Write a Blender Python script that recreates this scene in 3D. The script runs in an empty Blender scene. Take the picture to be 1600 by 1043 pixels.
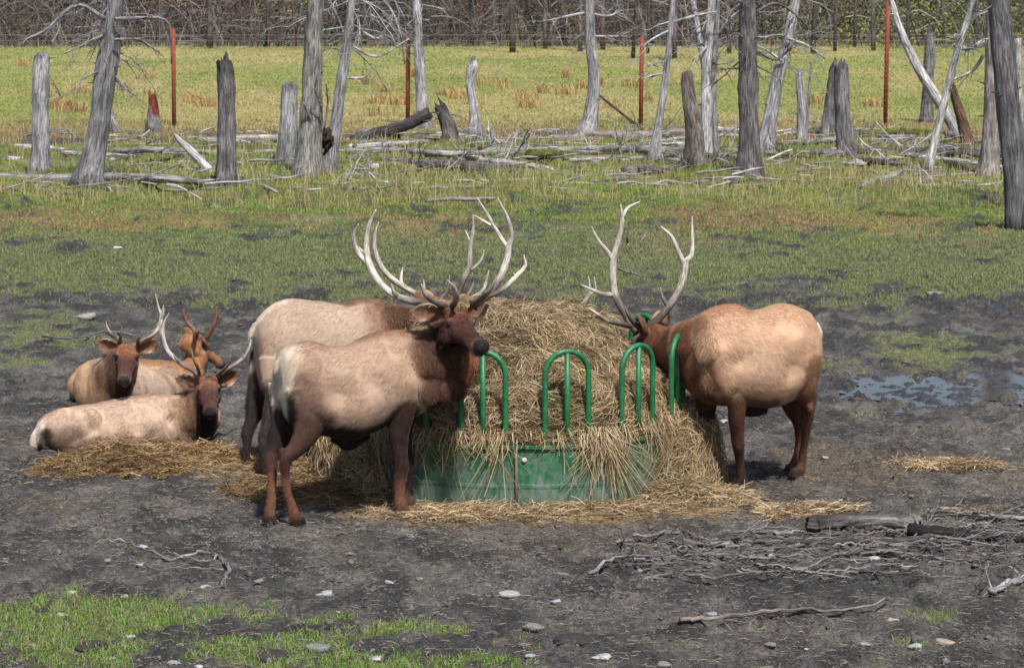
import bpy, math, random
import numpy as np
from mathutils import Vector
random.seed(11); RNG = np.random.default_rng(11)
SC = bpy.context.scene; COL = SC.collection
H = 4.3; F = 4300.0; PITCH = math.radians(7.83); CX, CY = 800.0, 521.5
FW = np.array([0, math.cos(PITCH), -math.sin(PITCH)]); UP = np.array([0, math.sin(PITCH), math.cos(PITCH)]); RT = np.array([1.0, 0, 0])
CAM = np.array([0, 0, H])
# ------------------------------------------------------------ measuring helpers (photo pixel -> place)
def ray(x, y): return FW + RT * ((x - CX) / F) - UP * ((y - CY) / F)
def G(x, y, z=0.0):
    d = ray(x, y); return CAM + d * ((z - H) / d[2])
def AY(x, y, Y):
    d = ray(x, y); return CAM + d * (Y / d[1])
def to_px(X, Y, Z=0.0):
    dz = Z - H
    dep = Y * math.cos(PITCH) - dz * math.sin(PITCH)
    v = Y * math.sin(PITCH) + dz * math.cos(PITCH)
    return CX + F * X / dep, CY - F * v / dep
def mpp(P):   # metres per photo pixel at P
    return float(np.dot(np.asarray(P) - CAM, FW)) / F
# ------------------------------------------------------------ noise
def _h(ix, iy, iz, s):
    n = (ix * 374761393 + iy * 668265263 + iz * 2147483647 + s * 1274126177) & 0xFFFFFFFF
    n = ((n ^ (n >> 13)) * 1274126177) & 0xFFFFFFFF
    n = (n ^ (n >> 16)) & 0xFFFF
    return n / 65535.0
def vn(p, s=0):
    p = np.asarray(p, float)
    f = np.floor(p).astype(np.int64); t = p - f; t = t * t * (3 - 2 * t)
    if p.shape[-1] == 2:
        x, y = f[..., 0], f[..., 1]; a, b = t[..., 0], t[..., 1]; z = np.zeros_like(x)
        return ((_h(x, y, z, s) * (1 - a) + _h(x + 1, y, z, s) * a) * (1 - b) + (_h(x, y + 1, z, s) * (1 - a) + _h(x + 1, y + 1, z, s) * a) * b)
    x, y, z = f[..., 0], f[..., 1], f[..., 2]; a, b, c = t[..., 0], t[..., 1], t[..., 2]
    def pl(zz): return ((_h(x, y, zz, s) * (1 - a) + _h(x + 1, y, zz, s) * a) * (1 - b) + (_h(x, y + 1, zz, s) * (1 - a) + _h(x + 1, y + 1, zz, s) * a) * b)
    return pl(z) * (1 - c) + pl(z + 1) * c
def fbm(p, o=4, s=0, g=0.5):
    p = np.asarray(p, float); r = 0; a = 1; t = 0
    for i in range(o):
        r = r + a * vn(p, s + i * 17); t += a; a *= g; p = p * 2.03 + 11.7
    return r / t
def sst(a, b, x):
    t = np.clip((x - a) / (b - a), 0, 1); return t * t * (3 - 2 * t)
# ------------------------------------------------------------ mesh helpers
def mesh(name, V, Fc, mat=None, col=None, lc=None, smooth=True):
    V = np.ascontiguousarray(V, dtype=np.float32); Fc = np.ascontiguousarray(Fc, dtype=np.int32)
    me = bpy.data.meshes.new(name); k = Fc.shape[1]; n = len(Fc)
    me.vertices.add(len(V)); me.vertices.foreach_set('co', V.ravel())
    me.loops.add(n * k); me.loops.foreach_set('vertex_index', Fc.ravel())
    me.polygons.add(n); me.polygons.foreach_set('loop_start', np.arange(0, n * k, k, dtype=np.int32))
    me.update(calc_edges=True); me.validate()
    me.polygons.foreach_set('use_smooth', np.full(len(me.polygons), smooth, dtype=bool))
    if col is not None:
        col = np.asarray(col, np.float32)
        if col.ndim == 1: col = np.tile(col, (len(V), 1))
        c4 = np.concatenate([col[:, :3], np.ones((len(V), 1), np.float32) if col.shape[1] == 3 else col[:, 3:4]], 1)
        at = me.attributes.new('Col', 'FLOAT_COLOR', 'POINT'); at.data.foreach_set('color', np.ascontiguousarray(c4, np.float32).ravel())
    if lc is not None:
        at = me.attributes.new('lc', 'FLOAT_VECTOR', 'POINT'); at.data.foreach_set('vector', np.ascontiguousarray(lc, np.float32).ravel())
    if mat: me.materials.append(mat)
    return me
def mk(name, V, Fc, mat=None, parent=None, col=None, lc=None, smooth=True, origin=None):
    """one mesh object; vertices in world space, moved into the frame of its parent or origin"""
    V = np.array(V, float)
    o0 = np.array(parent['_o']) if parent is not None else (np.array(origin, float) if origin is not None else np.zeros(3))
    me = mesh(name, V - o0, Fc, mat, col, lc, smooth)
    o = bpy.data.objects.new(name, me); COL.objects.link(o)
    if parent is not None: o.parent = parent
    else: o.location = o0
    return o
def empty(name, loc):
    o = bpy.data.objects.new(name, None); COL.objects.link(o); o.location = [float(v) for v in loc]
    o['_o'] = [float(v) for v in loc]; o.empty_display_size = 0.2
    return o
def tag(o, label=None, cat=None, group=None, kind=None):
    if label: o['label'] = label
    if cat: o['category'] = cat
    if group: o['group'] = group
    if kind: o['kind'] = kind
    return o
def join(parts):
    """parts: list of (V,F[,extra arrays...]) with tri faces"""
    n = 0; Vs = []; Fs = []; ex = [[] for _ in parts[0][2:]]
    for p in parts:
        Vs.append(p[0]); Fs.append(np.asarray(p[1]) + n); n += len(p[0])
        for i, e in enumerate(p[2:]): ex[i].append(e)
    return [np.concatenate(Vs), np.concatenate(Fs)] + [np.concatenate(e) for e in ex]
def cr(P, n):
    """Catmull-Rom resample rows of P to n rows"""
    P = np.asarray(P, float); m = len(P)
    if m == 2:
        t = np.linspace(0, 1, n)[:, None]; return P[0] * (1 - t) + P[1] * t
    Q = np.concatenate([[2 * P[0] - P[1]], P, [2 * P[-1] - P[-2]]])
    t = np.linspace(0, m - 1, n); i = np.minimum(t.astype(int), m - 2); u = (t - i)[:, None]
    a, b, c, d = Q[i], Q[i + 1], Q[i + 2], Q[i + 3]
    return 0.5 * ((2 * b) + (-a + c) * u + (2 * a - 5 * b + 4 * c - d) * u ** 2 + (-a + 3 * b - 3 * c + d) * u ** 3)
def ring_faces(m, k, off=0):
    i = np.arange(m - 1)[:, None] * k; j = np.arange(k)[None, :]; j2 = (j + 1) % k
    a = (i + j).ravel(); b = (i + j2).ravel(); c = (i + k + j2).ravel(); d = (i + k + j).ravel()
    return np.concatenate([np.stack([a, b, c], 1), np.stack([a, c, d], 1)]) + off
def loft(R):
    """R: (m,k,3) rings -> closed tri mesh"""
    R = np.asarray(R); m, k, _ = R.shape
    V = R.reshape(-1, 3); Fc = [ring_faces(m, k)]
    c0 = R[0].mean(0); c1 = R[-1].mean(0); j = np.arange(k); j2 = (j + 1) % k; n = len(V)
    Fc.append(np.stack([j2, j, np.full(k, n)], 1)); Fc.append(np.stack([(m - 1) * k + j, (m - 1) * k + j2, np.full(k, n + 1)], 1))
    return np.concatenate([V, [c0, c1]]), np.concatenate(Fc)
def tube(P, r, k=8, side=None, rough=0.0, seed=0, nr=6.0, jag=0.0):
    """P (m,3) path, r scalar/(m,)/(m,2) radii. returns V,F,lc"""
    P = np.asarray(P, float); m = len(P); r = np.asarray(r, float)
    if r.ndim == 0: r = np.full(m, float(r))
    if r.ndim == 1: r = np.stack([r, r], 1)
    T = np.gradient(P, axis=0); T /= np.linalg.norm(T, axis=1)[:, None] + 1e-9
    A = np.zeros_like(P)
    if side is not None:
        s = np.asarray(side, float)
        A = s - T * (T @ s)[:, None]
    else:
        a = np.array([1.0, 0, 0]) if abs(T[0][0]) < 0.8 else np.array([0, 0, 1.0])
        for i in range(m):
            a = a - T[i] * np.dot(T[i], a); a = a / (np.linalg.norm(a) + 1e-9); A[i] = a
    A /= np.linalg.norm(A, axis=1)[:, None] + 1e-9
    B = np.cross(T, A)
    al = np.arange(k) * 2 * math.pi / k
    s = np.concatenate([[0], np.cumsum(np.linalg.norm(np.diff(P, axis=0), axis=1))])
    ca, sa = np.cos(al)[None, :, None], np.sin(al)[None, :, None]
    f = np.ones((m, k, 1))
    if rough > 0:
        q = np.stack([np.tile(np.cos(al) * 1.3, (m, 1)), np.tile(np.sin(al) * 1.3, (m, 1)), np.tile((s * nr)[:, None] * 0.35, (1, k))], -1) + seed * 3.1
        f = 1 + rough * (fbm(q * 1.6, 3, seed) - 0.5)[..., None] * 2
    R = P[:, None, :] + f * (A[:, None, :] * ca * r[:, 0][:, None, None] + B[:, None, :] * sa * r[:, 1][:, None, None])
    if jag > 0:   # splintered top
        hh = (vn(np.stack([np.cos(al) * 1.6 + seed, np.sin(al) * 1.6 + seed * .7], 1), seed) - .6) * 1.5 * jag + (vn(np.stack([np.cos(al) * 5 + seed, np.sin(al) * 5], 1), seed + 3) - .5) * jag * .9
        base = R[m - 2].copy(); R[m - 1] = P[m - 1] + (R[m - 2] - P[m - 2]) * .88 + T[m - 1] * hh[:, None]
    V, Fc = loft(R)
    rm = r.mean(1)
    L = np.stack([np.tile(np.cos(al), (m, 1)) * rm[:, None], np.tile(np.sin(al), (m, 1)) * rm[:, None], np.tile(s[:, None], (1, k))], -1).reshape(-1, 3)
    L = np.concatenate([L, [[0, 0, 0], [0, 0, s[-1]]]]) + np.array([seed * 1.37, 0, seed * .61])
    return V, Fc, L
def ellipsoid(c, ax, k=14):
    """ax: 3 vectors (semi axes)"""
    c = np.asarray(c); ax = np.asarray(ax, float)
    th = np.linspace(0.12, math.pi - 0.12, k); ph = np.arange(k) * 2 * math.pi / k
    R = c + np.sin(th)[:, None, None] * (np.cos(ph)[None, :, None] * ax[0] + np.sin(ph)[None, :, None] * ax[1]) + np.cos(th)[:, None, None] * ax[2]
    return loft(R)
# ------------------------------------------------------------ materials
def nt(name):
    m = bpy.data.materials.new(name); m.use_nodes = True; t = m.node_tree
    b = t.nodes['Principled BSDF']; return m, t, b
def attr(t, n='Col'):
    a = t.nodes.new('ShaderNodeAttribute'); a.attribute_name = n; return a
def noise(t, vec, scale, detail=4, rough=.6, dist=0):
    n = t.nodes.new('ShaderNodeTexNoise'); n.inputs['Scale'].default_value = scale; n.inputs['Detail'].default_value = detail
    n.inputs['Roughness'].default_value = rough; n.inputs['Distortion'].default_value = dist
    if vec is not None: t.links.new(vec, n.inputs['Vector'])
    return n
def mapr(t, v, a, b, c, d):
    n = t.nodes.new('ShaderNodeMapRange'); t.links.new(v, n.inputs[0])
    for i, x in enumerate((a, b, c, d)): n.inputs[i + 1].default_value = x
    return n.outputs[0]
def mulc(t, c, f):
    """scale colour socket c by value socket f"""
    n = t.nodes.new('ShaderNodeVectorMath'); n.operation = 'SCALE'; t.links.new(c, n.inputs[0]); t.links.new(f, n.inputs['Scale']); return n.outputs[0]
def bump(t, hgt, s, d=.02, nrm=None):
    n = t.nodes.new('ShaderNodeBump'); n.inputs['Strength'].default_value = s; n.inputs['Distance'].default_value = d
    t.links.new(hgt, n.inputs['Height']); 
    if nrm: t.links.new(nrm, n.inputs['Normal'])
    return n.outputs[0]
def vscale(t, vec, s):
    n = t.nodes.new('ShaderNodeVectorMath'); n.operation = 'MULTIPLY'; t.links.new(vec, n.inputs[0]); n.inputs[1].default_value = s; return n.outputs[0]
def mathn(t, op, a, b=None):
    n = t.nodes.new('ShaderNodeMath'); n.operation = op
    for i, x in enumerate((a, b)):
        if x is None: continue
        if isinstance(x, (int, float)): n.inputs[i].default_value = x
        else: t.links.new(x, n.inputs[i])
    return n.outputs[0]
def m_simple(name, rough=.8, nscale=0, lo=.8, hi=1.2, bs=0, spec=.3):
    m, t, b = nt(name); a = attr(t); c = a.outputs['Color']
    if nscale:
        tc = t.nodes.new('ShaderNodeTexCoord'); n = noise(t, tc.outputs['Object'], nscale, 5)
        c = mulc(t, c, mapr(t, n.outputs[0], .3, .7, lo, hi))
        if bs: t.links.new(bump(t, n.outputs[0], bs), b.inputs['Normal'])
    t.links.new(c, b.inputs['Base Color']); b.inputs['Roughness'].default_value = rough; b.inputs['Specular IOR Level'].default_value = spec
    return m
def make_mats():
    M = {}
    M['blade'] = m_simple('grass_blade', .75, spec=.2)
    M['straw'] = m_simple('straw', .65, spec=.3)
    M['fur'] = m_simple('fur_strand', .8, spec=.2)
    M['stone'] = m_simple('stone', .8, 40, .7, 1.25, .3)
    # coat
    m, t, b = nt('elk_coat'); a = attr(t); tc = t.nodes.new('ShaderNodeTexCoord')
    n1 = noise(t, vscale(t, tc.outputs['Object'], (1, 1, 1.6)), 90, 3, .7); n2 = noise(t, tc.outputs['Object'], 9, 4, .6)
    c = mulc(t, a.outputs['Color'], mapr(t, n1.outputs[0], .3, .7, .84, 1.14)); c = mulc(t, c, mapr(t, n2.outputs[0], .3, .7, .93, 1.06))
    t.links.new(c, b.inputs['Base Color']); b.inputs['Roughness'].default_value = .72; b.inputs['Specular IOR Level'].default_value = .25
    b.inputs['Sheen Weight'].default_value = .15; b.inputs['Sheen Roughness'].default_value = .4
    t.links.new(bump(t, n1.outputs[0], .3, .008, bump(t, n2.outputs[0], .35, .03)), b.inputs['Normal']); M['coat'] = m
    m, t, b = nt('eye'); b.inputs['Base Color'].default_value = (.01, .006, .004, 1); b.inputs['Roughness'].default_value = .12; M['eye'] = m
    # antler
    m, t, b = nt('antler_bone'); a = attr(t); l = attr(t, 'lc'); n = noise(t, vscale(t, l.outputs['Vector'], (60, 60, 9)), 1.5, 4, .65)
    t.links.new(mulc(t, a.outputs['Color'], mapr(t, n.outputs[0], .36, .64, .42, 1.15)), b.inputs['Base Color']); b.inputs['Roughness'].default_value = .5
    t.links.new(bump(t, n.outputs[0], .8, .010), b.inputs['Normal']); M['antler'] = m
    # weathered wood
    m, t, b = nt('weathered_wood'); a = attr(t); l = attr(t, 'lc')
    n = noise(t, vscale(t, l.outputs['Vector'], (16, 16, 1.6)), 2.2, 6, .65, .4); n2 = noise(t, vscale(t, l.outputs['Vector'], (3, 3, 1.5)), 1.3, 4, .6)
    n3 = noise(t, vscale(t, l.outputs['Vector'], (40, 40, 3)), 2.0, 3, .6)
    c = mulc(t, a.outputs['Color'], mapr(t, n.outputs[0], .40, .60, .36, 1.18)); c = mulc(t, c, mapr(t, n2.outputs[0], .35, .65, .62, 1.22)); c = mulc(t, c, mapr(t, n3.outputs[0], .35, .6, .75, 1.1))
    t.links.new(c, b.inputs['Base Color']); b.inputs['Roughness'].default_value = .85; b.inputs['Specular IOR Level'].default_value = .2
    t.links.new(bump(t, n.outputs[0], .9, .05), b.inputs['Normal']); M['wood'] = m
    # green feeder paint, worn to galvanised
    m, t, b = nt('worn_green_paint'); tc = t.nodes.new('ShaderNodeTexCoord')
    n = noise(t, tc.outputs['Object'], 5, 7, .72, .6); n2 = noise(t, vscale(t, tc.outputs['Object'], (1, 1, .35)), 26, 5, .7)
    sp = t.nodes.new('ShaderNodeSeparateXYZ'); t.links.new(tc.outputs['Object'], sp.inputs[0])
    k = mathn(t, 'ADD', mathn(t, 'MULTIPLY', n.outputs[0], .9), mathn(t, 'MULTIPLY', n2.outputs[0], .5))
    k = mathn(t, 'SUBTRACT', k, mathn(t, 'MULTIPLY', sp.outputs[2], .5))
    f = mapr(t, k, .46, .70, 0, 1)
    mx = t.nodes.new('ShaderNodeMix'); mx.data_type = 'RGBA'; t.links.new(f, mx.inputs[0]); mx.inputs[6].default_value = (.018, .135, .052, 1); mx.inputs[7].default_value = (.125, .175, .14, 1)
    c = mulc(t, mx.outputs[2], mapr(t, n2.outputs[0], .3, .7, .65, 1.2)); t.links.new(c, b.inputs['Base Color'])
    b.inputs['Roughness'].default_value = .55; t.links.new(bump(t, n2.outputs[0], .15, .01), b.inputs['Normal']); M['panel'] = m
    m, t, b = nt('green_tube_paint'); tc = t.nodes.new('ShaderNodeTexCoord'); n = noise(t, tc.outputs['Object'], 14, 6, .7)
    n4 = noise(t, tc.outputs['Object'], 30, 6, .75)
    c = t.nodes.new('ShaderNodeMix'); c.data_type = 'RGBA'; c.inputs[6].default_value = (.016, .155, .055, 1); c.inputs[7].default_value = (.10, .075, .05, 1); t.links.new(mapr(t, n4.outputs[0], .60, .68, 0, 1), c.inputs[0])
    t.links.new(mulc(t, c.outputs[2], mapr(t, n.outputs[0], .35, .7, .6, 1.25)), b.inputs['Base Color']); b.inputs['Roughness'].default_value = .48; t.links.new(bump(t, n4.outputs[0], .2, .006), b.inputs['Normal']); M['tube'] = m
    m, t, b = nt('rusty_post'); tc = t.nodes.new('ShaderNodeTexCoord'); n = noise(t, tc.outputs['Object'], 12, 5, .7)
    c = t.nodes.new('ShaderNodeRGB'); c.outputs[0].default_value = (.23, .045, .018, 1)
    t.links.new(mulc(t, c.outputs[0], mapr(t, n.outputs[0], .3, .7, .6, 1.3)), b.inputs['Base Color']); b.inputs['Roughness'].default_value = .8; M['rust'] = m
    m, t, b = nt('fence_wire'); b.inputs['Base Color'].default_value = (.16, .13, .11, 1); b.inputs['Roughness'].default_value = .7; M['wire'] = m
    # ground
    m, t, b = nt('ground_soil_and_turf'); a = attr(t); tc = t.nodes.new('ShaderNodeTexCoord')
    n1 = noise(t, tc.outputs['Object'], 38, 6, .72); n2 = noise(t, tc.outputs['Object'], 9, 5, .65); n3 = noise(t, tc.outputs['Object'], 1.3, 5, .6)
    c = mulc(t, a.outputs['Color'], mapr(t, n1.outputs[0], .3, .7, .38, 1.6)); c = mulc(t, c, mapr(t, n2.outputs[0], .3, .7, .7, 1.3)); c = mulc(t, c, mapr(t, n3.outputs[0], .3, .7, .8, 1.2))
    t.links.new(c, b.inputs['Base Color'])
    wet = a.outputs['Alpha']
    t.links.new(mapr(t, wet, 0, 1, .88, .10), b.inputs['Roughness']); t.links.new(mapr(t, wet, 0, 1, .25, .6), b.inputs['Specular IOR Level'])
    hgt = mathn(t, 'ADD', n1.outputs[0], n2.outputs[0])
    bp = t.nodes.new('ShaderNodeBump'); bp.inputs['Distance'].default_value = .05; t.links.new(mapr(t, wet, 0, 1, .9, .38), bp.inputs['Strength']); t.links.new(hgt, bp.inputs['Height']); t.links.new(bp.outputs[0], b.inputs['Normal'])
    M['ground'] = m
    m, t, b = nt('muddy_water'); tc = t.nodes.new('ShaderNodeTexCoord'); n = noise(t, vscale(t, tc.outputs['Object'], (1, 1.6, 1)), 7, 3, .5)
    b.inputs['Base Color'].default_value = (.05, .045, .04, 1); b.inputs['Roughness'].default_value = .07; b.inputs['Specular IOR Level'].default_value = .8
    t.links.new(bump(t, n.outputs[0], .12, .02), b.inputs['Normal']); M['water'] = m
    # hay mass
    m, t, b = nt('packed_hay'); tc = t.nodes.new('ShaderNodeTexCoord')
    n = noise(t, vscale(t, tc.outputs['Object'], (1, 1, 3)), 30, 6, .7, 1.5)
    c = t.nodes.new('ShaderNodeRGB'); c.outputs[0].default_value = (.20, .125, .055, 1)
    t.links.new(mulc(t, c.outputs[0], mapr(t, n.outputs[0], .3, .7, .3, 1.3)), b.inputs['Base Color']); b.inputs['Roughness'].default_value = .9
    t.links.new(bump(t, n.outputs[0], 1, .04), b.inputs['Normal']); M['hay'] = m
    return M
M = make_mats()
# ------------------------------------------------------------ elk
TAN = (.43, .30, .21); RUMP = (.62, .52, .40); MID = (.17, .085, .048); DARK = (.040, .020, .014); BLACK = (.016, .011, .010)
LEG = (.085, .038, .026); LEGR = (.15, .068, .040); FACE = (.095, .038, .025); CROWN = (.20, .085, .045); GREY = (.10, .07, .055)
def unit(v): v = np.asarray(v, float); return v / np.linalg.norm(v)
class Elk:
    def __init__(s, base, yaw):
        s.o = np.array(base, float); s.set_yaw(yaw); s.parts = []; s.blobs = []; s.tanc = TAN; s.mane = []; s.eyes = []; s.dents = []
    def set_yaw(s, yaw):
        s.yaw = yaw; a = math.radians(yaw); s.h = np.array([math.cos(a), math.sin(a), 0]); s.n = np.array([-math.sin(a), math.cos(a), 0])
    def U(s, x, y, lat=0.0, Y=None):
        if Y is not None: return AY(x, y, Y)
        d = ray(x, y); t = (lat - s.n @ (CAM - s.o)) / (s.n @ d); return CAM + d * t
    def body(s, st, m=60, k=36, ex=2.25):
        """st rows: xt,yt,xb,yb,hw,lat,dyaw[,Y]"""
        rows = []
        for r in st:
            r = list(r) + [0] * (7 - len(r)) if len(r) < 7 else list(r)
            Y = r[7] if len(r) > 7 else None
            T = s.U(r[0], r[1], r[5], Y); B = s.U(r[2], r[3], r[5], Y)
            rows.append(np.concatenate([T, B, [r[4], r[6]]]))
        Q = cr(rows, m)
        al = np.arange(k) * 2 * math.pi / k
        R = []
        for q in Q:
            T, B, hw, dy = q[:3], q[3:6], q[6], q[7]
            a = math.radians(s.yaw + dy); n = np.array([-math.sin(a), math.cos(a), 0])
            c = (T + B) / 2; v = (T - B) / 2
            cs = np.sign(np.cos(al)) * np.abs(np.cos(al)) ** (2 / ex); sn = np.sign(np.sin(al)) * np.abs(np.sin(al)) ** (2 / ex)
            w = 1 - .16 * np.clip(sn, 0, 1) ** 1.5
            R.append(c + n * (cs * w * hw)[:, None] + v * sn[:, None])
        s.parts.append(loft(np.array(R)))
    def leg(s, pts, lat0, foot_lat=None, Y=None):
        """pts rows: x,y,ra,rb ; last row hoof sole centre on the ground"""
        fx, fy = pts[-1][:2]
        Fp = G(fx, fy + 4, 0.0) if foot_lat is None else s.U(fx, fy, foot_lat)
        lf = float(s.n @ (Fp - s.o)) if foot_lat is None else foot_lat
        y0, y1 = pts[0][1], pts[-1][1]; P = []; r = []
        for i, (x, y, ra, rb) in enumerate(pts):
            t = (y - y0) / (y1 - y0 + 1e-6); t = t * t * (3 - 2 * t)
            p = s.U(x, y, lat0 * (1 - t) + lf * t)
            P.append(p); r.append((rb, ra))
        P = np.array(P); zz = P[-1][2]; sgn = (P[:, 2] - P[-1][2]) / (P[0][2] - P[-1][2] + 1e-6)
        P[:, 2] -= (1 - np.clip(sgn, 0, 1)) * zz * 1.0
        P[-1][2] = .012
        A = cr(P, len(P) * 5); R = cr(r, len(r) * 5); A[:, 2] = np.maximum(A[:, 2], 0.005)
        V, Fc, _ = tube(A, np.maximum(R, .012), 14, side=s.n); s.parts.append((V, Fc))
        # hoof wedge pointing forward, in two claws
        f = P[-1].copy()
        for q in (-1, 1):
            c = f + s.n * .021 * q + s.h * .012
            a = tube(np.array([c + [0, 0, .075], c + s.h * .008 + [0, 0, .035], c + s.h * .016 + [0, 0, .0]]), np.array([[.02, .026], [.023, .034], [.025, .042]]), 12, side=s.n)
            s.parts.append(a[:2])
        s.paint_line(f + [0, 0, .035], f + s.h * .05, .05, (.02, .016, .015), 2, 6)
        return P
    def blob(s, x, y, lat, al, av, an, tilt=0, Y=None):
        c = s.U(x, y, lat, Y); t = math.radians(tilt)
        a = s.h * math.cos(t) + np.array([0, 0, 1]) * math.sin(t); v = np.cross(s.n, a)
        s.parts.append(ellipsoid(c, [a * al, s.n * an, v * av], 18)); return c
    def rod(s, pts, side=None, Y=None):
        P = np.array([s.U(x, y, l, Y) for x, y, l, r in pts]); r = [q[3] for q in pts]
        s.parts.append(tube(cr(P, 20), cr(np.array(r)[:, None], 20)[:, 0], 12)[:2]); return P
    def paint(s, P, r, c, w=1.0): s.blobs.append((np.asarray(P, float), r, np.array(c), w))
    def paint_line(s, A, B, r, c, n=4, w=1.0):
        for t in np.linspace(0, 1, n): s.paint(np.asarray(A) * (1 - t) + np.asarray(B) * t, r, c, w)
    def pp(s, x, y, lat, r, c, w=1.0, Y=None): s.paint(s.U(x, y, lat, Y), r, c, w)
    def head(s, P, fwd, roll=0, sc=1.0, ear=((.25, 1, .15), (.25, 1, .15)), mouth=True, crown=CROWN, face=FACE, neck=.14):
        """P: crown point (between the antler bases) ; fwd: nose direction"""
        f = unit(fwd); l = unit(np.cross([0, 0, 1], f)); u = np.cross(f, l)
        t = math.radians(roll); l, u = l * math.cos(t) + u * math.sin(t), u * math.cos(t) - l * math.sin(t)
        def L(x, y, z): return P + (f * x + l * y + u * z) * sc
        s.L = L; s.hf, s.hl, s.hu = f, l, u
        prof = [(-.14, -.03, -.20, .075), (-.08, -.005, -.215, .092), (-.02, .0, -.215, .10), (.05, .003, -.205, .103), (.10, -.005, -.195, .098), (.16, -.022, -.186, .084), (.22, -.042, -.176, .073),
                (.29, -.060, -.170, .064), (.35, -.072, -.172, .060), (.40, -.076, -.176, .062), (.435, -.085, -.174, .058), (.455, -.10, -.162, .046), (.465, -.115, -.15, .025)]
        Q = cr(prof, 44); al = np.arange(28) * 2 * math.pi / 28; R = []
        for x, zt, zb, hw in Q:
            c = (zt + zb) / 2; v = (zt - zb) / 2; cs, sn = np.cos(al), np.sin(al)
            w = 1 - .22 * np.clip(-sn, 0, 1) ** 1.3
            R.append([L(x, hw * a * ww, c + v * b) for a, b, ww in zip(cs, sn, w)])
        s.parts.append(loft(np.array(R)))
        for q in (-1, 1):   # brow ridge, jaw, pedicle, nostril rim, cheek
            s.parts.append(ellipsoid(L(.075, .078 * q, -.035), [f * .045 * sc, l * .026 * sc, u * .02 * sc], 10))
            s.parts.append(ellipsoid(L(.04, .06 * q, -.14), [f * .10 * sc, l * .045 * sc, u * .065 * sc], 12))
            s.parts.append(tube(np.array([L(.0, .05 * q, -.03), L(-.01, .06 * q, .035)]), [.036, .032], 10)[:2])
            s.parts.append(ellipsoid(L(.435, .033 * q, -.108), [f * .03 * sc, l * .02 * sc, u * .022 * sc], 8))
        # lower lip
        s.parts.append(ellipsoid(L(.395, 0, -.172), [f * .05 * sc, l * .036 * sc, u * .022 * sc], 10))
        # ears: cupped leaf shape
        for q, e in zip((-1, 1), ear):
            b = L(-.035, .085 * q, -.035); d = unit(-f * e[0] + l * q * e[1] + u * e[2])
            o = unit(np.cross(d, np.cross(f * .9 + u * .1, d)))      # opening direction (toward face front)
            w = np.cross(d, o); n = 12; Ls = .225 * sc; rings = []
            for i in range(n):
                tt = i / (n - 1); wd = (.034 + .040 * math.sin(min(1, tt * 1.25 + .1) * math.pi * .8)) * (1 - tt ** 5 * .8) * sc
                if tt > .75: wd *= max(.12, 1 - ((tt - .75) / .25) ** 2 * .9)
                ctr = b + d * Ls * tt - f * .02 * tt; cup = (.9 - .35 * tt)
                ou = []; inn = []
                for a in np.linspace(-1, 1, 9):
                    ph = a * math.pi * .5 * cup * 1.25
                    x_, y_ = math.sin(ph) * wd / math.sin(min(1.57, math.pi * .5 * cup)), -math.cos(ph) * wd * .75
                    th = .009 + .010 * (1 - abs(a))
                    ou.append(ctr + w * x_ * 1.0 + o * (y_ + wd * .3))
                    inn.append(ctr + w * x_ * .84 + o * (y_ + wd * .3 + th * (1 if tt > .05 else .6)))
                rings.append(ou + inn[::-1])
            s.parts.append(loft(np.array(rings)))
            s.paint_line(L(-.035, .09 * q, -.03), b + d * Ls, .035, MID, 4, 1.6)
            s.paint_line(b + d * Ls * .35 + o * .03, b + d * Ls * .8 + o * .012, .026, (.27, .21, .18), 3, 2.6)
        for q in (-1, 1): s.eyes.append((L(.082, .0885 * q, -.058), .019 * sc))
        # face colours
        s.paint_line(L(-.02, 0, .01), L(.08, 0, .0), .07, crown, 3, 2.0); s.paint_line(L(.12, 0, -.02), L(.34, 0, -.07), .06, face, 4, 2.0); s.paint(L(.05, 0, .01), .03, (.32, .18, .10), 2); s.paint(L(.40, 0, -.085), .03, (.14, .09, .07), 1.5)
        for q in (-1, 1):
            s.paint_line(L(.03, .09 * q, -.12), L(.25, .06 * q, -.13), .06, face, 3, 1.6); s.paint(L(.085, .1 * q, -.058), .030, (.02, .012, .010), 6); s.paint_line(L(.13, .085 * q, -.07), L(.2, .07 * q, -.10), .02, (.03, .015, .012), 2, 2)
            s.paint(L(.085, .1 * q, -.028), .018, (.26, .16, .11), 2.2); s.paint(L(.07, .1 * q, -.085), .018, (.20, .12, .08), 1.6); s.paint(L(.40, .06 * q, -.12), .022, (.20, .14, .11), 2.0); s.dents += [(L(.11, .1 * q, -.07), .035, -.010), (L(.20, .085 * q, -.07), .05, -.012), (L(.30, .07 * q, -.085), .04, -.008)]
            s.paint(L(.458, .03 * q, -.12), .022, BLACK, 8); s.paint(L(.42, .045 * q, -.15), .02, (.12, .08, .06), 1.5)
        s.paint(L(.45, 0, -.11), .05, BLACK, 9); s.paint(L(.41, 0, -.185), .022, (.28, .19, .14), 5); s.paint(L(.46, 0, -.15), .02, BLACK, 6)
        s.paint_line(L(0, 0, -.23), L(.22, 0, -.19), .07, DARK, 3, 2)
        return L
    def finish(s, label, cat='elk', furn=60000, vox=.0105, base=None, mane=None, seed=0):
        root = empty('elk', base if base is not None else [s.o[0], s.o[1], 0]); tag(root, label, cat, 'bull elk around the hay feeder')
        V, Fc = join(s.parts)[:2]
        tmp = bpy.data.objects.new('t', mesh('t', V, Fc)); COL.objects.link(tmp)
        md = tmp.modifiers.new('r', 'REMESH'); md.mode = 'VOXEL'; md.voxel_size = vox
        md = tmp.modifiers.new('s', 'SMOOTH'); md.factor = .6; md.iterations = 7
        dg = bpy.context.evaluated_depsgraph_get(); dg.update(); ev = tmp.evaluated_get(dg); me = bpy.data.meshes.new_from_object(ev)
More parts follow.
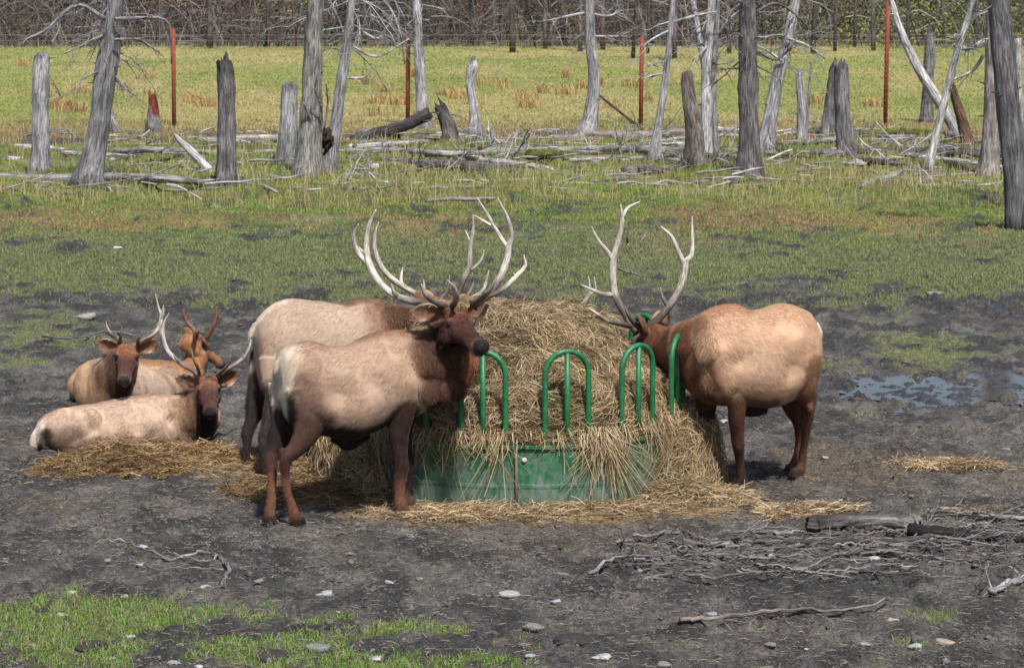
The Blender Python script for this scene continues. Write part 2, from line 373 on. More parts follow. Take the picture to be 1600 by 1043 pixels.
        n = len(me.vertices); V = np.empty(n * 3, np.float32); me.vertices.foreach_get('co', V); V = V.reshape(-1, 3).astype(float)
        N = np.empty(n * 3, np.float32); me.vertices.foreach_get('normal', N); N = N.reshape(-1, 3).astype(float)
        me.calc_loop_triangles(); tr = np.empty(len(me.loop_triangles) * 3, np.int32); me.loop_triangles.foreach_get('vertices', tr); tr = tr.reshape(-1, 3)
        bpy.data.objects.remove(tmp)
        V[:, 2] = np.maximum(V[:, 2], -.01)
        # muscle and rib relief
        V += N * ((fbm(V * 7 + seed, 3, seed) - .5) * .016)[:, None]
        for P, r, d in s.dents: V += N * (d * np.exp(-((V - P) ** 2).sum(1) / (r * r)))[:, None]
        V += N * (sst(.45, .75, fbm(V * np.array([11, 11, 5]), 3, 77)) * .008 * sst(.9, .3, V[:, 2]) * (V[:, 2] > .05))[:, None]
        W = np.full(n, .02); C = np.tile(np.array(s.tanc) * .02, (n, 1)); wob = (fbm(V * 18, 3, 5 + seed) - .5) * .045
        Vw = V + np.stack([wob, wob, wob * .8], 1)
        for P, r, c, w in s.blobs:
            d2 = ((Vw - P) ** 2).sum(1) / (r * r); g = w * np.exp(-1.0 * d2 ** 1.45); W += g; C += g[:, None] * c
        C /= W[:, None]; C *= (.93 + .14 * fbm(V * np.array([6, 6, 4.]), 4, 9 + seed))[:, None]
        o = mk('body', V, tr, M['coat'], root, col=C)
        for c, r in s.eyes:
            v, f = ellipsoid(c, np.eye(3) * r, 12); mk('eye', v, f, M['eye'], root)
        # coat hair
        if furn:
            rg = np.random.default_rng(seed + 3); A = V[tr[:, 0]]; B = V[tr[:, 1]]; D = V[tr[:, 2]]
            ar = np.linalg.norm(np.cross(B - A, D - A), axis=1)
            ml = np.zeros(n)
            for P, r, ln in s.mane: ml = np.maximum(ml, ln * np.exp(-((V - P) ** 2).sum(1) / (r * r)))
            ar = ar * (1 + 4 * (ml[tr[:, 0]] > .02))
            ti = rg.choice(len(tr), furn, p=ar / ar.sum()); u = rg.random((furn, 2)); fl = u.sum(1) > 1; u[fl] = 1 - u[fl]
            P = A[ti] + (B - A)[ti] * u[:, :1] + (D - A)[ti] * u[:, 1:]; nn = N[tr[ti, 0]]; cc = C[tr[ti, 0]]; mlen = ml[tr[ti, 0]]
            flow = -s.h * .8 + np.array([0, 0, -.75]); fl = flow + (rg.random((furn, 3)) - .5) * .35
            mm = (mlen > .02)[:, None]; fl = np.where(mm, np.array([0, 0, -1]) - s.h * .25 + (rg.random((furn, 3)) - .5) * .8, fl)
            fl = fl - nn * (fl * nn).sum(1)[:, None]; fl /= np.linalg.norm(fl, axis=1)[:, None] + 1e-6
            ln = np.where(mlen > .02, mlen * (.6 + .7 * rg.random(furn)), .020 + .024 * rg.random(furn))
            dirn = fl + nn * np.where(mlen > .02, .42, .16)[:, None]
            wv = np.cross(fl, nn) * np.where(mlen > .02, .0030, .0017)[:, None]
            t = P + dirn * ln[:, None] - np.array([0, 0, .12]) * (ln * (mlen > .02))[:, None]
            VV = np.stack([P - wv, P + wv, t], 1).reshape(-1, 3); FF = np.arange(furn * 3).reshape(-1, 3)
            k = np.where(mlen > .02, .45 + 1.1 * rg.random(furn), .84 + .32 * rg.random(furn))[:, None]; CCc = np.repeat(cc * k, 3, 0)
            CCc = CCc * np.repeat((.84 + .32 * fbm(P * np.array([45, 45, 16]), 2, 6))[:, None], 3, 0)
            mk('coat_hair', VV, FF, M['fur'], root, col=CCc, smooth=False)
        s.root = root; return root
    def antler(s, pieces, basecol=.12, tip=(.62, .56, .48), low=(.085, .058, .042), lowlen=.36, rs=1.0, seed=0, origin=None, mat=None):
        """pieces: list of lists of (point3, radius); the first is the main beam"""
        out = []; o = np.asarray(pieces[0][0][0]) if origin is None else origin
        for i, pc in enumerate(pieces):
            P = np.array([p for p, r in pc]); r = np.array([q for _, q in pc]) * rs; m = 8 * len(P)
            PP = cr(P, m); rr = np.maximum(cr(r[:, None], m)[:, 0], .002)
            v, f, l = tube(PP, rr, 12, rough=.10, seed=seed + i, nr=18)
            d = np.linalg.norm(v - o, axis=1) / lowlen; w = sst(.3, 1.5, d + (fbm(v * 9, 2, 3) - .5) * .9)[:, None]
            c = np.array(low) * (1 - w) + np.array(tip) * w
            # dark tine shafts, polished tips
            out.append((v, f, l, c))
            if i == 0:
                v, f, l = tube(np.array([P[0] - (P[1] - P[0]) * .04, P[0], P[0] + (P[1] - P[0]) * .06]), [r[0] * 1.0, r[0] * 1.55, r[0] * 1.1], 14, rough=.25, seed=seed); out.append((v, f, l, np.tile(low, (len(v), 1))))
        v, f, l, c = join(out); return mk('antler', v, f, mat or M['antler'], s.root, col=c, lc=l)
def zp(ox, oy, sc):
    return lambda x, y: (ox + x / sc, oy + y / sc)
def AP(conv, Y0, rows):
    """antler path rows: x,y in zoomed photo pixels, depth offset (m), radius (m)"""
    return [(AY(*conv(x, y), Y0 + dy), r) for x, y, dy, r in rows]
# ============ elk 1: large bull standing in front of the feeder
def elk_front():
    z = zp(360, 420, 2.370); b = G(480, 818); e = Elk([b[0], b[1] + .12, 0], 22)
    e.body([(434, 562, 434, 622, .12), (442, 546, 445, 654, .215), (460, 537, 463, 674, .25), (485, 533, 486, 678, .275), (515, 541, 514, 682, .29), (545, 539, 545, 686, .31), (576, 524, 574, 676, .32),
            (604, 516, 604, 663, .29), (632, 515, 634, 655, .25), (653, 516, 662, 643, .21, -.01, -4), (670, 513, 688, 630, .175, -.03, -12), (688, 503, 712, 613, .15, -.08, -25), (702, 490, 731, 594, .13, -.15, -38), (710, 480, 742, 566, .115, -.22, -50)], 70)
    # near hind leg
    e.blob(484, 596, -.14, .25, .19, .12, -75); e.blob(489, 640, -.15, .15, .18, .09, 60)
    A = e.leg([(482, 600, .19, .10), (487, 645, .15, .085), (478, 676, .10, .065), (463, 697, .068, .048), (449, 712, .058, .040), (446, 730, .040, .034), (447, 752, .033, .030), (453, 780, .032, .029), (460, 800, .042, .037), (466, 817, .040, .036)], -.16)
    e.blob(440, 707, -.13, .028, .05, .026)
    # far hind leg
    B = e.leg([(455, 600, .19, .10), (450, 650, .14, .085), (437, 680, .095, .06), (428, 703, .062, .045), (424, 718, .055, .038), (426, 745, .034, .030), (424, 778, .031, .028), (421, 800, .040, .035), (420, 815, .038, .034)], .16)
    # fore legs
    Cc = e.leg([(622, 600, .17, .09), (626, 645, .115, .075), (624, 675, .082, .062), (625, 705, .062, .050), (627, 728, .058, .052), (625, 745, .048, .042), (624, 768, .036, .034), (627, 788, .048, .042), (629, 806, .042, .038)], -.16)
    D = e.leg([(618, 600, .16, .09), (626, 650, .10, .07), (630, 690, .07, .055), (636, 726, .055, .045), (634, 755, .036, .034), (634, 775, .042, .036), (637, 788, .042, .038)], .14)
    e.blob(616, 585, -.13, .27, .13, .11, 75)
    e.rod([(520, 680, 0, .05), (545, 688, 0, .06), (575, 676, 0, .05)])
    e.rod([(440, 560, 0, .03), (434, 572, 0, .032), (432, 583, 0, .018)])           # tail
    e.blob(702, 598, -.12, .12, .16, .10, -55)
    P = e.U(713, 488, -.26); L = e.head(P, (.43, -.88, -.13), roll=-4, sc=1.15, face=(.07, .028, .02), crown=(.15, .055, .03), ear=((.35, 1, .05), (.25, 1, .32)))
    e.dents += [(e.U(537, 612, -.31), .10, -.035), (e.U(515, 645, -.28), .07, .02), (e.U(592, 600, -.30), .07, -.018), (e.U(640, 600, -.25), .08, .02), (e.U(668, 580, -.2), .07, -.03), (e.U(500, 548, -.22), .06, .02), (e.U(530, 555, -.25), .09, -.02), (e.U(575, 640, -.3), .14, .02), (e.U(447, 600, .0), .05, -.04), (e.U(446, 630, .0), .05, -.04), (e.U(600, 535, -.2), .05, .018), (e.U(622, 548, -.24), .05, -.018)]
    # colours
    for x, y, l, r in ((470, 560, -.2, .16), (520, 590, -.3, .2), (560, 600, -.32, .22), (600, 580, -.3, .2), (630, 590, -.27, .16), (580, 640, -.3, .15), (620, 540, -.2, .16), (530, 640, -.3, .14), (560, 550, -.1, .2)): e.pp(x, y, l, r, (.42, .285, .20), .9)
    e.pp(600, 620, -.3, .13, (.33, .24, .19), .6); e.pp(540, 575, -.3, .14, (.36, .27, .22), .6)
    e.pp(500, 610, -.28, .14, (.27, .165, .11), 1.1); e.pp(515, 590, -.3, .10, (.27, .18, .12), .8)
    e.paint_line(e.U(455, 550, -.1), e.U(446, 600, -.17), .075, RUMP, 4, 5); e.pp(485, 548, -.1, .09, (.36, .23, .16), 2); e.paint_line(e.U(436, 560, 0), e.U(438, 632, -.06), .085, RUMP, 5, 5); e.paint_line(e.U(430, 560, .17), e.U(432, 600, .17), .09, RUMP, 3, 3)
    e.paint_line(e.U(453, 632, -.22), e.U(447, 668, -.18), .062, BLACK, 5, 7); e.paint_line(e.U(466, 588, -.27), e.U(455, 635, -.24), .034, BLACK, 5, 5); e.paint_line(e.U(437, 655, .0), e.U(437, 690, .05), .075, BLACK, 4, 6); e.paint_line(e.U(443, 690, -.14), e.U(440, 705, -.13), .05, DARK, 3, 4)
    e.paint_line(e.U(423, 612, .2), e.U(424, 668, .2), .055, BLACK, 4, 5)
    e.paint_line(e.U(488, 655, -.25), e.U(464, 695, -.2), .10, (.085, .045, .034), 5, 3); e.paint_line(e.U(478, 600, -.28), e.U(482, 640, -.27), .10, (.20, .125, .09), 4, 2.2); e.pp(508, 652, -.25, .08, (.11, .052, .034), 3); e.paint_line(e.U(480, 600, -.28), e.U(490, 635, -.28), .08, (.19, .115, .085), 3, 2)
    for X in (A, B):
        k = len(X); e.paint_line(X[k - 7], X[k - 5], .06, (.06, .026, .018), 4, 4); e.paint_line(X[k - 4], X[k - 2], .05, LEGR, 4, 4); e.paint(X[-3] - e.h * .04, .03, DARK, 4)
    for X in (Cc, D): e.paint_line(X[1], X[4], .10, (.030, .015, .012), 6, 6); e.paint_line(X[5], X[-2], .06, LEGR, 4, 4)
    e.paint_line(e.U(510, 690, 0), e.U(600, 674, 0), .095, BLACK, 7, 6); e.paint_line(e.U(510, 676, -.2), e.U(600, 668, -.18), .055, BLACK, 8, 4); e.pp(612, 655, -.1, .07, DARK, 3)
    e.paint_line(e.U(590, 519, 0), e.U(660, 521, 0), .09, (.27, .15, .09), 5, 2); e.pp(572, 527, 0, .06, (.28, .17, .11), 2)
    e.paint_line(e.U(655, 540, -.22), e.U(675, 600, -.2), .075, (.14, .075, .045), 4, 2.5); e.paint_line(e.U(675, 530, -.18), e.U(690, 590, -.2), .09, (.07, .034, .022), 4, 4)
    e.paint_line(e.U(700, 500, -.2), e.U(700, 560, -.25), .085, (.065, .030, .020), 4, 4.2); e.paint_line(e.U(705, 575, -.2), e.U(715, 610, -.15), .09, (.06, .028, .02), 3, 4)
    e.paint_line(e.U(690, 625, -.1), e.U(715, 620, -.1), .08, DARK, 3, 4); e.paint_line(e.U(738, 560, -.3), e.U(742, 585, -.2), .06, (.26, .11, .05), 3, 3); e.paint_line(L(.0, .13, -.2), L(.12, .08, -.2), .06, DARK, 3, 2)  # orange throat edge: sunlit glow put into the coat colour
    e.pp(627, 540, -.25, .03, (.24, .13, .09), 3); e.paint(e.U(498, 560, -.27), .014, (.05, .02, .015), 6)
    e.pp(432, 575, 0, .05, (.55, .43, .31), 2)
    for x, y, l in ((690, 560, -.2), (705, 600, -.2), (725, 600, -.2), (735, 575, -.25), (680, 600, -.2), (670, 560, -.2), (690, 525, -.18)): e.mane.append((e.U(x, y, l), .13, .085))
    e.mane.append((e.U(545, 690, 0), .12, .03))
    rt = e.finish('large bull elk standing in front of the feeder, pale rump showing, face toward the camera', base=[b[0], b[1], 0], furn=90000, seed=1)
    q = zp(540, 300, 3.477); Y = P[1]
    e.antler([AP(q, Y, [(560, 640, 0, .030), (520, 612, .02, .028), (450, 600, .05, .027), (350, 590, .10, .026), (250, 550, .16, .025), (170, 470, .24, .025), (122, 370, .30, .025), (113, 270, .33, .019), (128, 180, .32, .014), (166, 93, .30, .004)]),
              AP(q, Y, [(118, 385, .30, .02), (80, 345, .33, .02), (52, 290, .34, .017), (45, 235, .32, .013), (70, 173, .28, .004)]),
              AP(q, Y, [(290, 572, .14, .016), (262, 545, .08, .014), (250, 498, .04, .004)]),
              AP(q, Y, [(548, 625, 0, .02), (490, 600, -.10, .019), (435, 560, -.20, .016), (412, 500, -.24, .004)]),
              AP(q, Y, [(575, 630, 0, .022), (600, 580, -.14, .02), (590, 520, -.25, .015), (552, 478, -.28, .004)])], seed=2, rs=1.1)
    e.antler([AP(q, Y, [(693, 615, 0, .030), (730, 590, .03, .028), (775, 560, .08, .027), (815, 500, .16, .027), (850, 440, .22, .025), (878, 360, .27, .024), (886, 295, .28, .022), (903, 235, .27, .016), (880, 140, .24, .012), (826, 33, .2, .004)]),
              AP(q, Y, [(882, 305, .28, .017), (830, 225, .31, .014), (775, 130, .32, .011), (713, 28, .3, .004)]),
              AP(q, Y, [(790, 180, .32, .012), (745, 155, .33, .009), (698, 126, .32, .004)]),
              AP(q, Y, [(770, 570, .06, .018), (850, 530, .14, .02), (930, 455, .22, .018), (976, 400, .26, .013), (969, 340, .27, .004)]),
              AP(q, Y, [(688, 612, -.01, .022), (735, 580, -.12, .021), (780, 535, -.22, .016), (822, 462, -.26, .004)]),
              AP(q, Y, [(920, 465, .22, .010), (915, 450, .2, .007), (917, 436, .19, .003)]),
              ], seed=9, rs=1.1)
    return e
# ============ elk 2: bull standing behind it
def elk_behind():
    b = G(470, 728); e = Elk([b[0], b[1] + .1, 0], 18)
    e.body([(397, 515, 400, 560, .08), (404, 497, 408, 612, .19), (424, 477, 428, 630, .25), (450, 467, 452, 634, .28), (490, 469, 490, 640, .3), (530, 474, 530, 645, .32), (560, 466, 560, 640, .3), (590, 466, 592, 630, .26), (615, 473, 620, 615, .21, 0, 8), (640, 480, 650, 600, .17, .03, 25), (662, 482, 680, 585, .14, .08, 40), (684, 476, 704, 560, .12, .16, 55)], 60)
    A = e.leg([(425, 560, .2, .1), (410, 605, .14, .08), (400, 635, .10, .06), (393, 655, .065, .045), (387, 672, .055, .042), (387, 690, .036, .032), (384, 706, .034, .03), (385, 718, .042, .036), (387, 728, .04, .036)], .16)
    B = e.leg([(440, 560, .2, .1), (438, 610, .15, .08), (428, 640, .10, .06), (418, 665, .065, .045), (413, 682, .055, .04), (414, 710, .034, .03), (416, 730, .04, .036), (418, 742, .04, .036)], -.16)
    e.blob(388 + 4, 652, .17, .03, .05, .026)
    D = e.leg([(585, 580, .16, .09), (578, 640, .09, .065), (570, 680, .055, .05), (568, 705, .036, .034), (568, 722, .042, .038), (570, 735, .042, .038)], -.15)
    D2 = e.leg([(585, 580, .16, .09), (585, 640, .09, .065), (588, 680, .055, .05), (588, 700, .036, .034), (588, 712, .042, .038), (590, 722, .042, .038)], .15)
    e.rod([(400, 505, 0, .025), (393, 518, 0, .024), (391, 530, 0, .014)])
    P = e.U(698, 470, .22); L = e.head(P, (.3, .85, -.42), ear=((.4, 1, .1), (.4, 1, .3)))
    for x, y, l, r in ((440, 500, -.25, .2), (490, 510, -.3, .25), (530, 500, -.3, .2), (560, 530, -.3, .2), (470, 560, -.3, .2), (430, 560, -.25, .16)): e.pp(x, y, l, r, (.41, .30, .22), .9)
    e.pp(480, 495, -.28, .13, (.33, .25, .20), .7); e.pp(410, 540, -.2, .09, (.30, .19, .13), 1)
    e.paint_line(e.U(440, 468, 0), e.U(400, 492, 0), .06, (.6, .5, .4), 5, 3); e.paint_line(e.U(394, 500, .1), e.U(390, 520, .1), .05, RUMP, 3, 4); e.pp(388, 522, 0, .05, RUMP, 3)
    e.paint_line(e.U(390, 532, .15), e.U(398, 575, .22), .045, BLACK, 4, 3)
    for X in (A, B): e.paint_line(X[1], X[-2], .10, (.018, .011, .009), 9, 6)
    for X in (D, D2): e.paint_line(X[1], X[-2], .08, (.07, .03, .02), 6, 4)
    e.paint_line(e.U(545, 469, 0), e.U(610, 472, 0), .07, (.17, .095, .06), 5, 2.5); e.paint_line(e.U(590, 490, -.22), e.U(600, 540, -.22), .09, (.25, .14, .09), 3, 1.5)
    e.paint_line(e.U(615, 480, -.15), e.U(680, 500, -.1), .10, (.105, .055, .035), 5, 2.6); e.paint_line(e.U(640, 510, -.1), e.U(690, 510, 0), .09, (.05, .024, .017), 4, 3); e.pp(620, 600, 0, .15, DARK, 3)
    for x, y, l in ((620, 500, -.18), (640, 500, -.15), (665, 510, -.1), (650, 540, -.1)): e.mane.append((e.U(x, y, l), .13, .08))
    e.finish('bull elk standing behind the front bull, its head hidden, dark hind leg set back', base=[b[0], b[1], 0], furn=50000, seed=2)
    q = zp(540, 300, 3.477); Y = P[1]
    e.antler([AP(q, Y, [(560, 600, 0, .03), (500, 600, .0, .028), (430, 575, 0, .027), (340, 530, .0, .026), (250, 470, -.05, .026), (190, 400, -.08, .025), (158, 310, -.1, .022), (160, 230, -.12, .015), (179, 163, -.14, .004)]),
              AP(q, Y, [(340, 530, 0, .018), (305, 495, .08, .016), (303, 450, .12, .012), (310, 408, .14, .004)]),
              AP(q, Y, [(195, 400, -.08, .018), (140, 350, -.04, .016), (95, 325, 0, .012), (72, 296, .02, .004)]),
              AP(q, Y, [(480, 592, .05, .019), (530, 565, .16, .018), (556, 520, .25, .014), (566, 450, .3, .004)]),
              AP(q, Y, [(440, 578, .03, .018), (430, 540, .12, .014), (424, 475, .2, .004)])], seed=12)
    e.antler([AP(q, Y, [(610, 590, 0, .03), (618, 540, .02, .027), (645, 470, .05, .026), (672, 400, .08, .025), (677, 300, .08, .02), (692, 215, .06, .015), (692, 122, .03, .004)]),
              AP(q, Y, [(684, 285, .08, .014), (668, 250, .1, .011), (650, 207, .1, .004)]),
              AP(q, Y, [(680, 425, .08, .018), (720, 390, .12, .014), (745, 350, .14, .010), (752, 312, .14, .004)]),
              AP(q, Y, [(605, 590, .02, .02), (655, 565, .12, .019), (688, 510, .18, .014), (690, 440, .2, .004)]),
              AP(q, Y, [(610, 598, .04, .021), (690, 572, .15, .02), (750, 525, .22, .016), (779, 424, .26, .004)])], seed=15)
# ============ elk 3: bull feeding at the right of the feeder
def elk_right():
    b = G(1205, 757); e = Elk([b[0], b[1], 0], 208); e.tanc = (.45, .285, .18)
    e.body([(1270, 503, 1270, 560, .10), (1262, 488, 1264, 603, .20), (1245, 478, 1246, 616, .26), (1222, 474, 1220, 630, .30), (1192, 483, 1192, 636, .33), (1170, 484, 1170, 636, .335), (1147, 475, 1145, 634, .30), (1120, 479, 1122, 633, .27), (1097, 490, 1104, 630, .23, -.03, -10), (1078, 498, 1088, 618, .19, -.26, -40), (1058, 505, 1067, 600, .16, -.54, -55), (1042, 511, 1045, 585, .135, -.76, -55), (1026, 516, 1024, 570, .11, -.94, -50)], 66)
    e.blob(1246, 560, .15, .25, .17, .12, 80); e.blob(1132, 575, .17, .26, .12, .10, 80)
    A = e.leg([(1250, 575, .18, .10), (1256, 603, .13, .08), (1261, 622, .088, .06), (1262, 640, .062, .045), (1261, 655, .05, .04), (1257, 685, .034, .032), (1254, 712, .033, .031), (1251, 728, .044, .038), (1245, 743, .042, .038)], .16)
    e.blob(1266, 638, .16, .03, .05, .026)
    B = e.leg([(1243, 575, .18, .10), (1235, 610, .13, .08), (1238, 632, .085, .06), (1246, 652, .06, .042), (1250, 665, .05, .04), (1248, 695, .034, .032), (1243, 720, .042, .036), (1236, 738, .042, .038)], -.14)
    Cc = e.leg([(1142, 585, .17, .09), (1150, 620, .10, .07), (1151, 650, .068, .055), (1152, 676, .055, .05), (1153, 692, .05, .046), (1156, 718, .034, .032), (1158, 740, .044, .04), (1158, 757, .044, .04)], .16)
    D = e.leg([(1108, 585, .16, .09), (1105, 625, .10, .07), (1105, 650, .068, .055), (1106, 676, .052, .048), (1108, 705, .034, .032), (1108, 722, .042, .038), (1106, 735, .042, .038)], -.16)
    e.dents += [(e.U(1230, 575, .28), .10, -.05), (e.U(1246, 530, .24), .08, .03), (e.U(1158, 565, .33), .07, -.045), (e.U(1135, 545, .3), .08, .03), (e.U(1212, 500, .22), .10, -.03), (e.U(1108, 560, .25), .06, -.03), (e.U(1190, 590, .33), .15, .02), (e.U(1170, 500, .2), .1, -.02), (e.U(1125, 600, .25), .07, .015), (e.U(1145, 615, .24), .05, -.02)]
    e.rod([(1195, 636, 0, .05), (1175, 640, 0, .055), (1150, 636, 0, .05)]); e.rod([(1273, 505, 0, .03), (1279, 518, 0, .03), (1280, 530, 0, .015)])
    P = e.U(1007, 515, -1.02); L = e.head(P, (-.55, .30, -.80), roll=0, ear=((.7, .8, .25), (.5, .8, .45)))
    for x, y, l, r in ((1250, 520, .2, .16), (1215, 530, .3, .2), (1180, 550, .32, .22), (1140, 540, .3, .2), (1210, 590, .3, .18), (1170, 600, .3, .15), (1120, 520, .25, .14)): e.pp(x, y, l, r, (.50, .315, .20), .9)
    e.pp(1195, 570, .33, .14, (.48, .35, .26), .8); e.pp(1240, 490, .1, .12, (.46, .27, .16), .8)
    e.paint_line(e.U(1262, 490, 0), e.U(1286, 530, 0), .05, (.7, .62, .5), 4, 4); e.pp(1280, 560, -.1, .08, RUMP, 2)
    e.paint_line(e.U(1265, 575, .2), e.U(1262, 605, .16), .08, (.22, .11, .06), 3, 2.5)
    for X in (A, B): e.paint_line(X[1], X[3], .08, (.10, .042, .026), 4, 4); e.paint_line(X[3], X[-2], .06, (.11, .05, .03), 6, 4)
    e.paint_line(B[0], B[3], .10, (.05, .025, .018), 4, 3)
    e.paint_line(Cc[1], Cc[3], .075, (.09, .038, .025), 4, 4); e.paint_line(Cc[4], Cc[-2], .05, (.05, .023, .018), 4, 4); e.paint_line(D[0], D[-2], .1, (.05, .022, .016), 7, 4)
    e.paint_line(e.U(1235, 636, 0), e.U(1120, 640, 0), .075, BLACK, 8, 5); e.paint_line(e.U(1205, 632, .2), e.U(1130, 634, .2), .06, (.14, .07, .04), 6, 1.5)
    e.paint_line(e.U(1075, 500, 0), e.U(1150, 480, 0), .09, (.34, .18, .10), 5, 2); e.paint_line(e.U(1095, 520, .22), e.U(1105, 600, .22), .09, (.33, .165, .09), 4, 2)
    e.paint_line(e.U(1065, 520, -.3), e.U(1080, 590, -.15), .11, (.24, .105, .055), 4, 3); e.paint_line(e.U(1035, 520, -.75), e.U(1040, 560, -.75), .13, (.17, .07, .04), 4, 3); e.paint_line(e.U(1085, 615, 0), e.U(1130, 632, 0), .09, (.09, .04, .025), 4, 3)
    e.pp(1118, 545, .3, .05, (.26, .16, .11), 1.5)
    for x, y, l in ((1070, 530, -.2), (1085, 570, -.1), (1095, 600, .05), (1060, 570, -.4), (1100, 540, .1), (1045, 540, -.6)): e.mane.append((e.U(x, y, l), .12, .08))
    e.finish('reddish bull elk right of the feeder with its head down in the hay', base=[b[0], b[1], 0], furn=80000, seed=3)
    q = zp(860, 300, 2.086); Y = P[1]
    e.antler([AP(q, Y, [(285, 455, .10, .030), (262, 430, .14, .028), (245, 400, .18, .027), (215, 345, .22, .027), (205, 300, .25, .025), (204, 240, .26, .025), (208, 205, .26, .022), (224, 150, .25, .018), (234, 90, .24, .015), (229, 40, .22, .004)]),
              AP(q, Y, [(204, 222, .26, .019), (182, 190, .24, .016), (155, 155, .22, .012), (134, 113, .2, .004)]),
              AP(q, Y, [(236, 80, .24, .014), (252, 52, .26, .011), (292, 31, .28, .004)]),
              AP(q, Y, [(208, 335, .23, .018), (170, 332, .2, .016), (135, 318, .16, .012), (103, 303, .13, .004)]),
              AP(q, Y, [(270, 440, .12, .020), (235, 430, .06, .019), (185, 418, 0, .016), (150, 395, -.04, .012), (124, 377, -.06, .004)])], seed=22, rs=1.2)
    e.antler([AP(q, Y, [(300, 452, -.04, .030), (340, 425, -.08, .028), (385, 375, -.12, .027), (420, 320, -.15, .026), (436, 265, -.16, .025), (442, 228, -.16, .022), (462, 195, -.15, .016), (462, 78, -.1, .004)]),
              AP(q, Y, [(438, 240, -.16, .018), (415, 190, -.18, .016), (395, 145, -.18, .012), (359, 111, -.16, .004)]),
              AP(q, Y, [(382, 372, -.12, .014), (366, 345, -.14, .012), (358, 311, -.15, .004)]),
              AP(q, Y, [(300, 450, -.05, .022), (272, 425, -.1, .019), (252, 395, -.14, .013), (243, 372, -.15, .004)])], low=(.10, .07, .05), lowlen=.42, seed=27, rs=1.2)
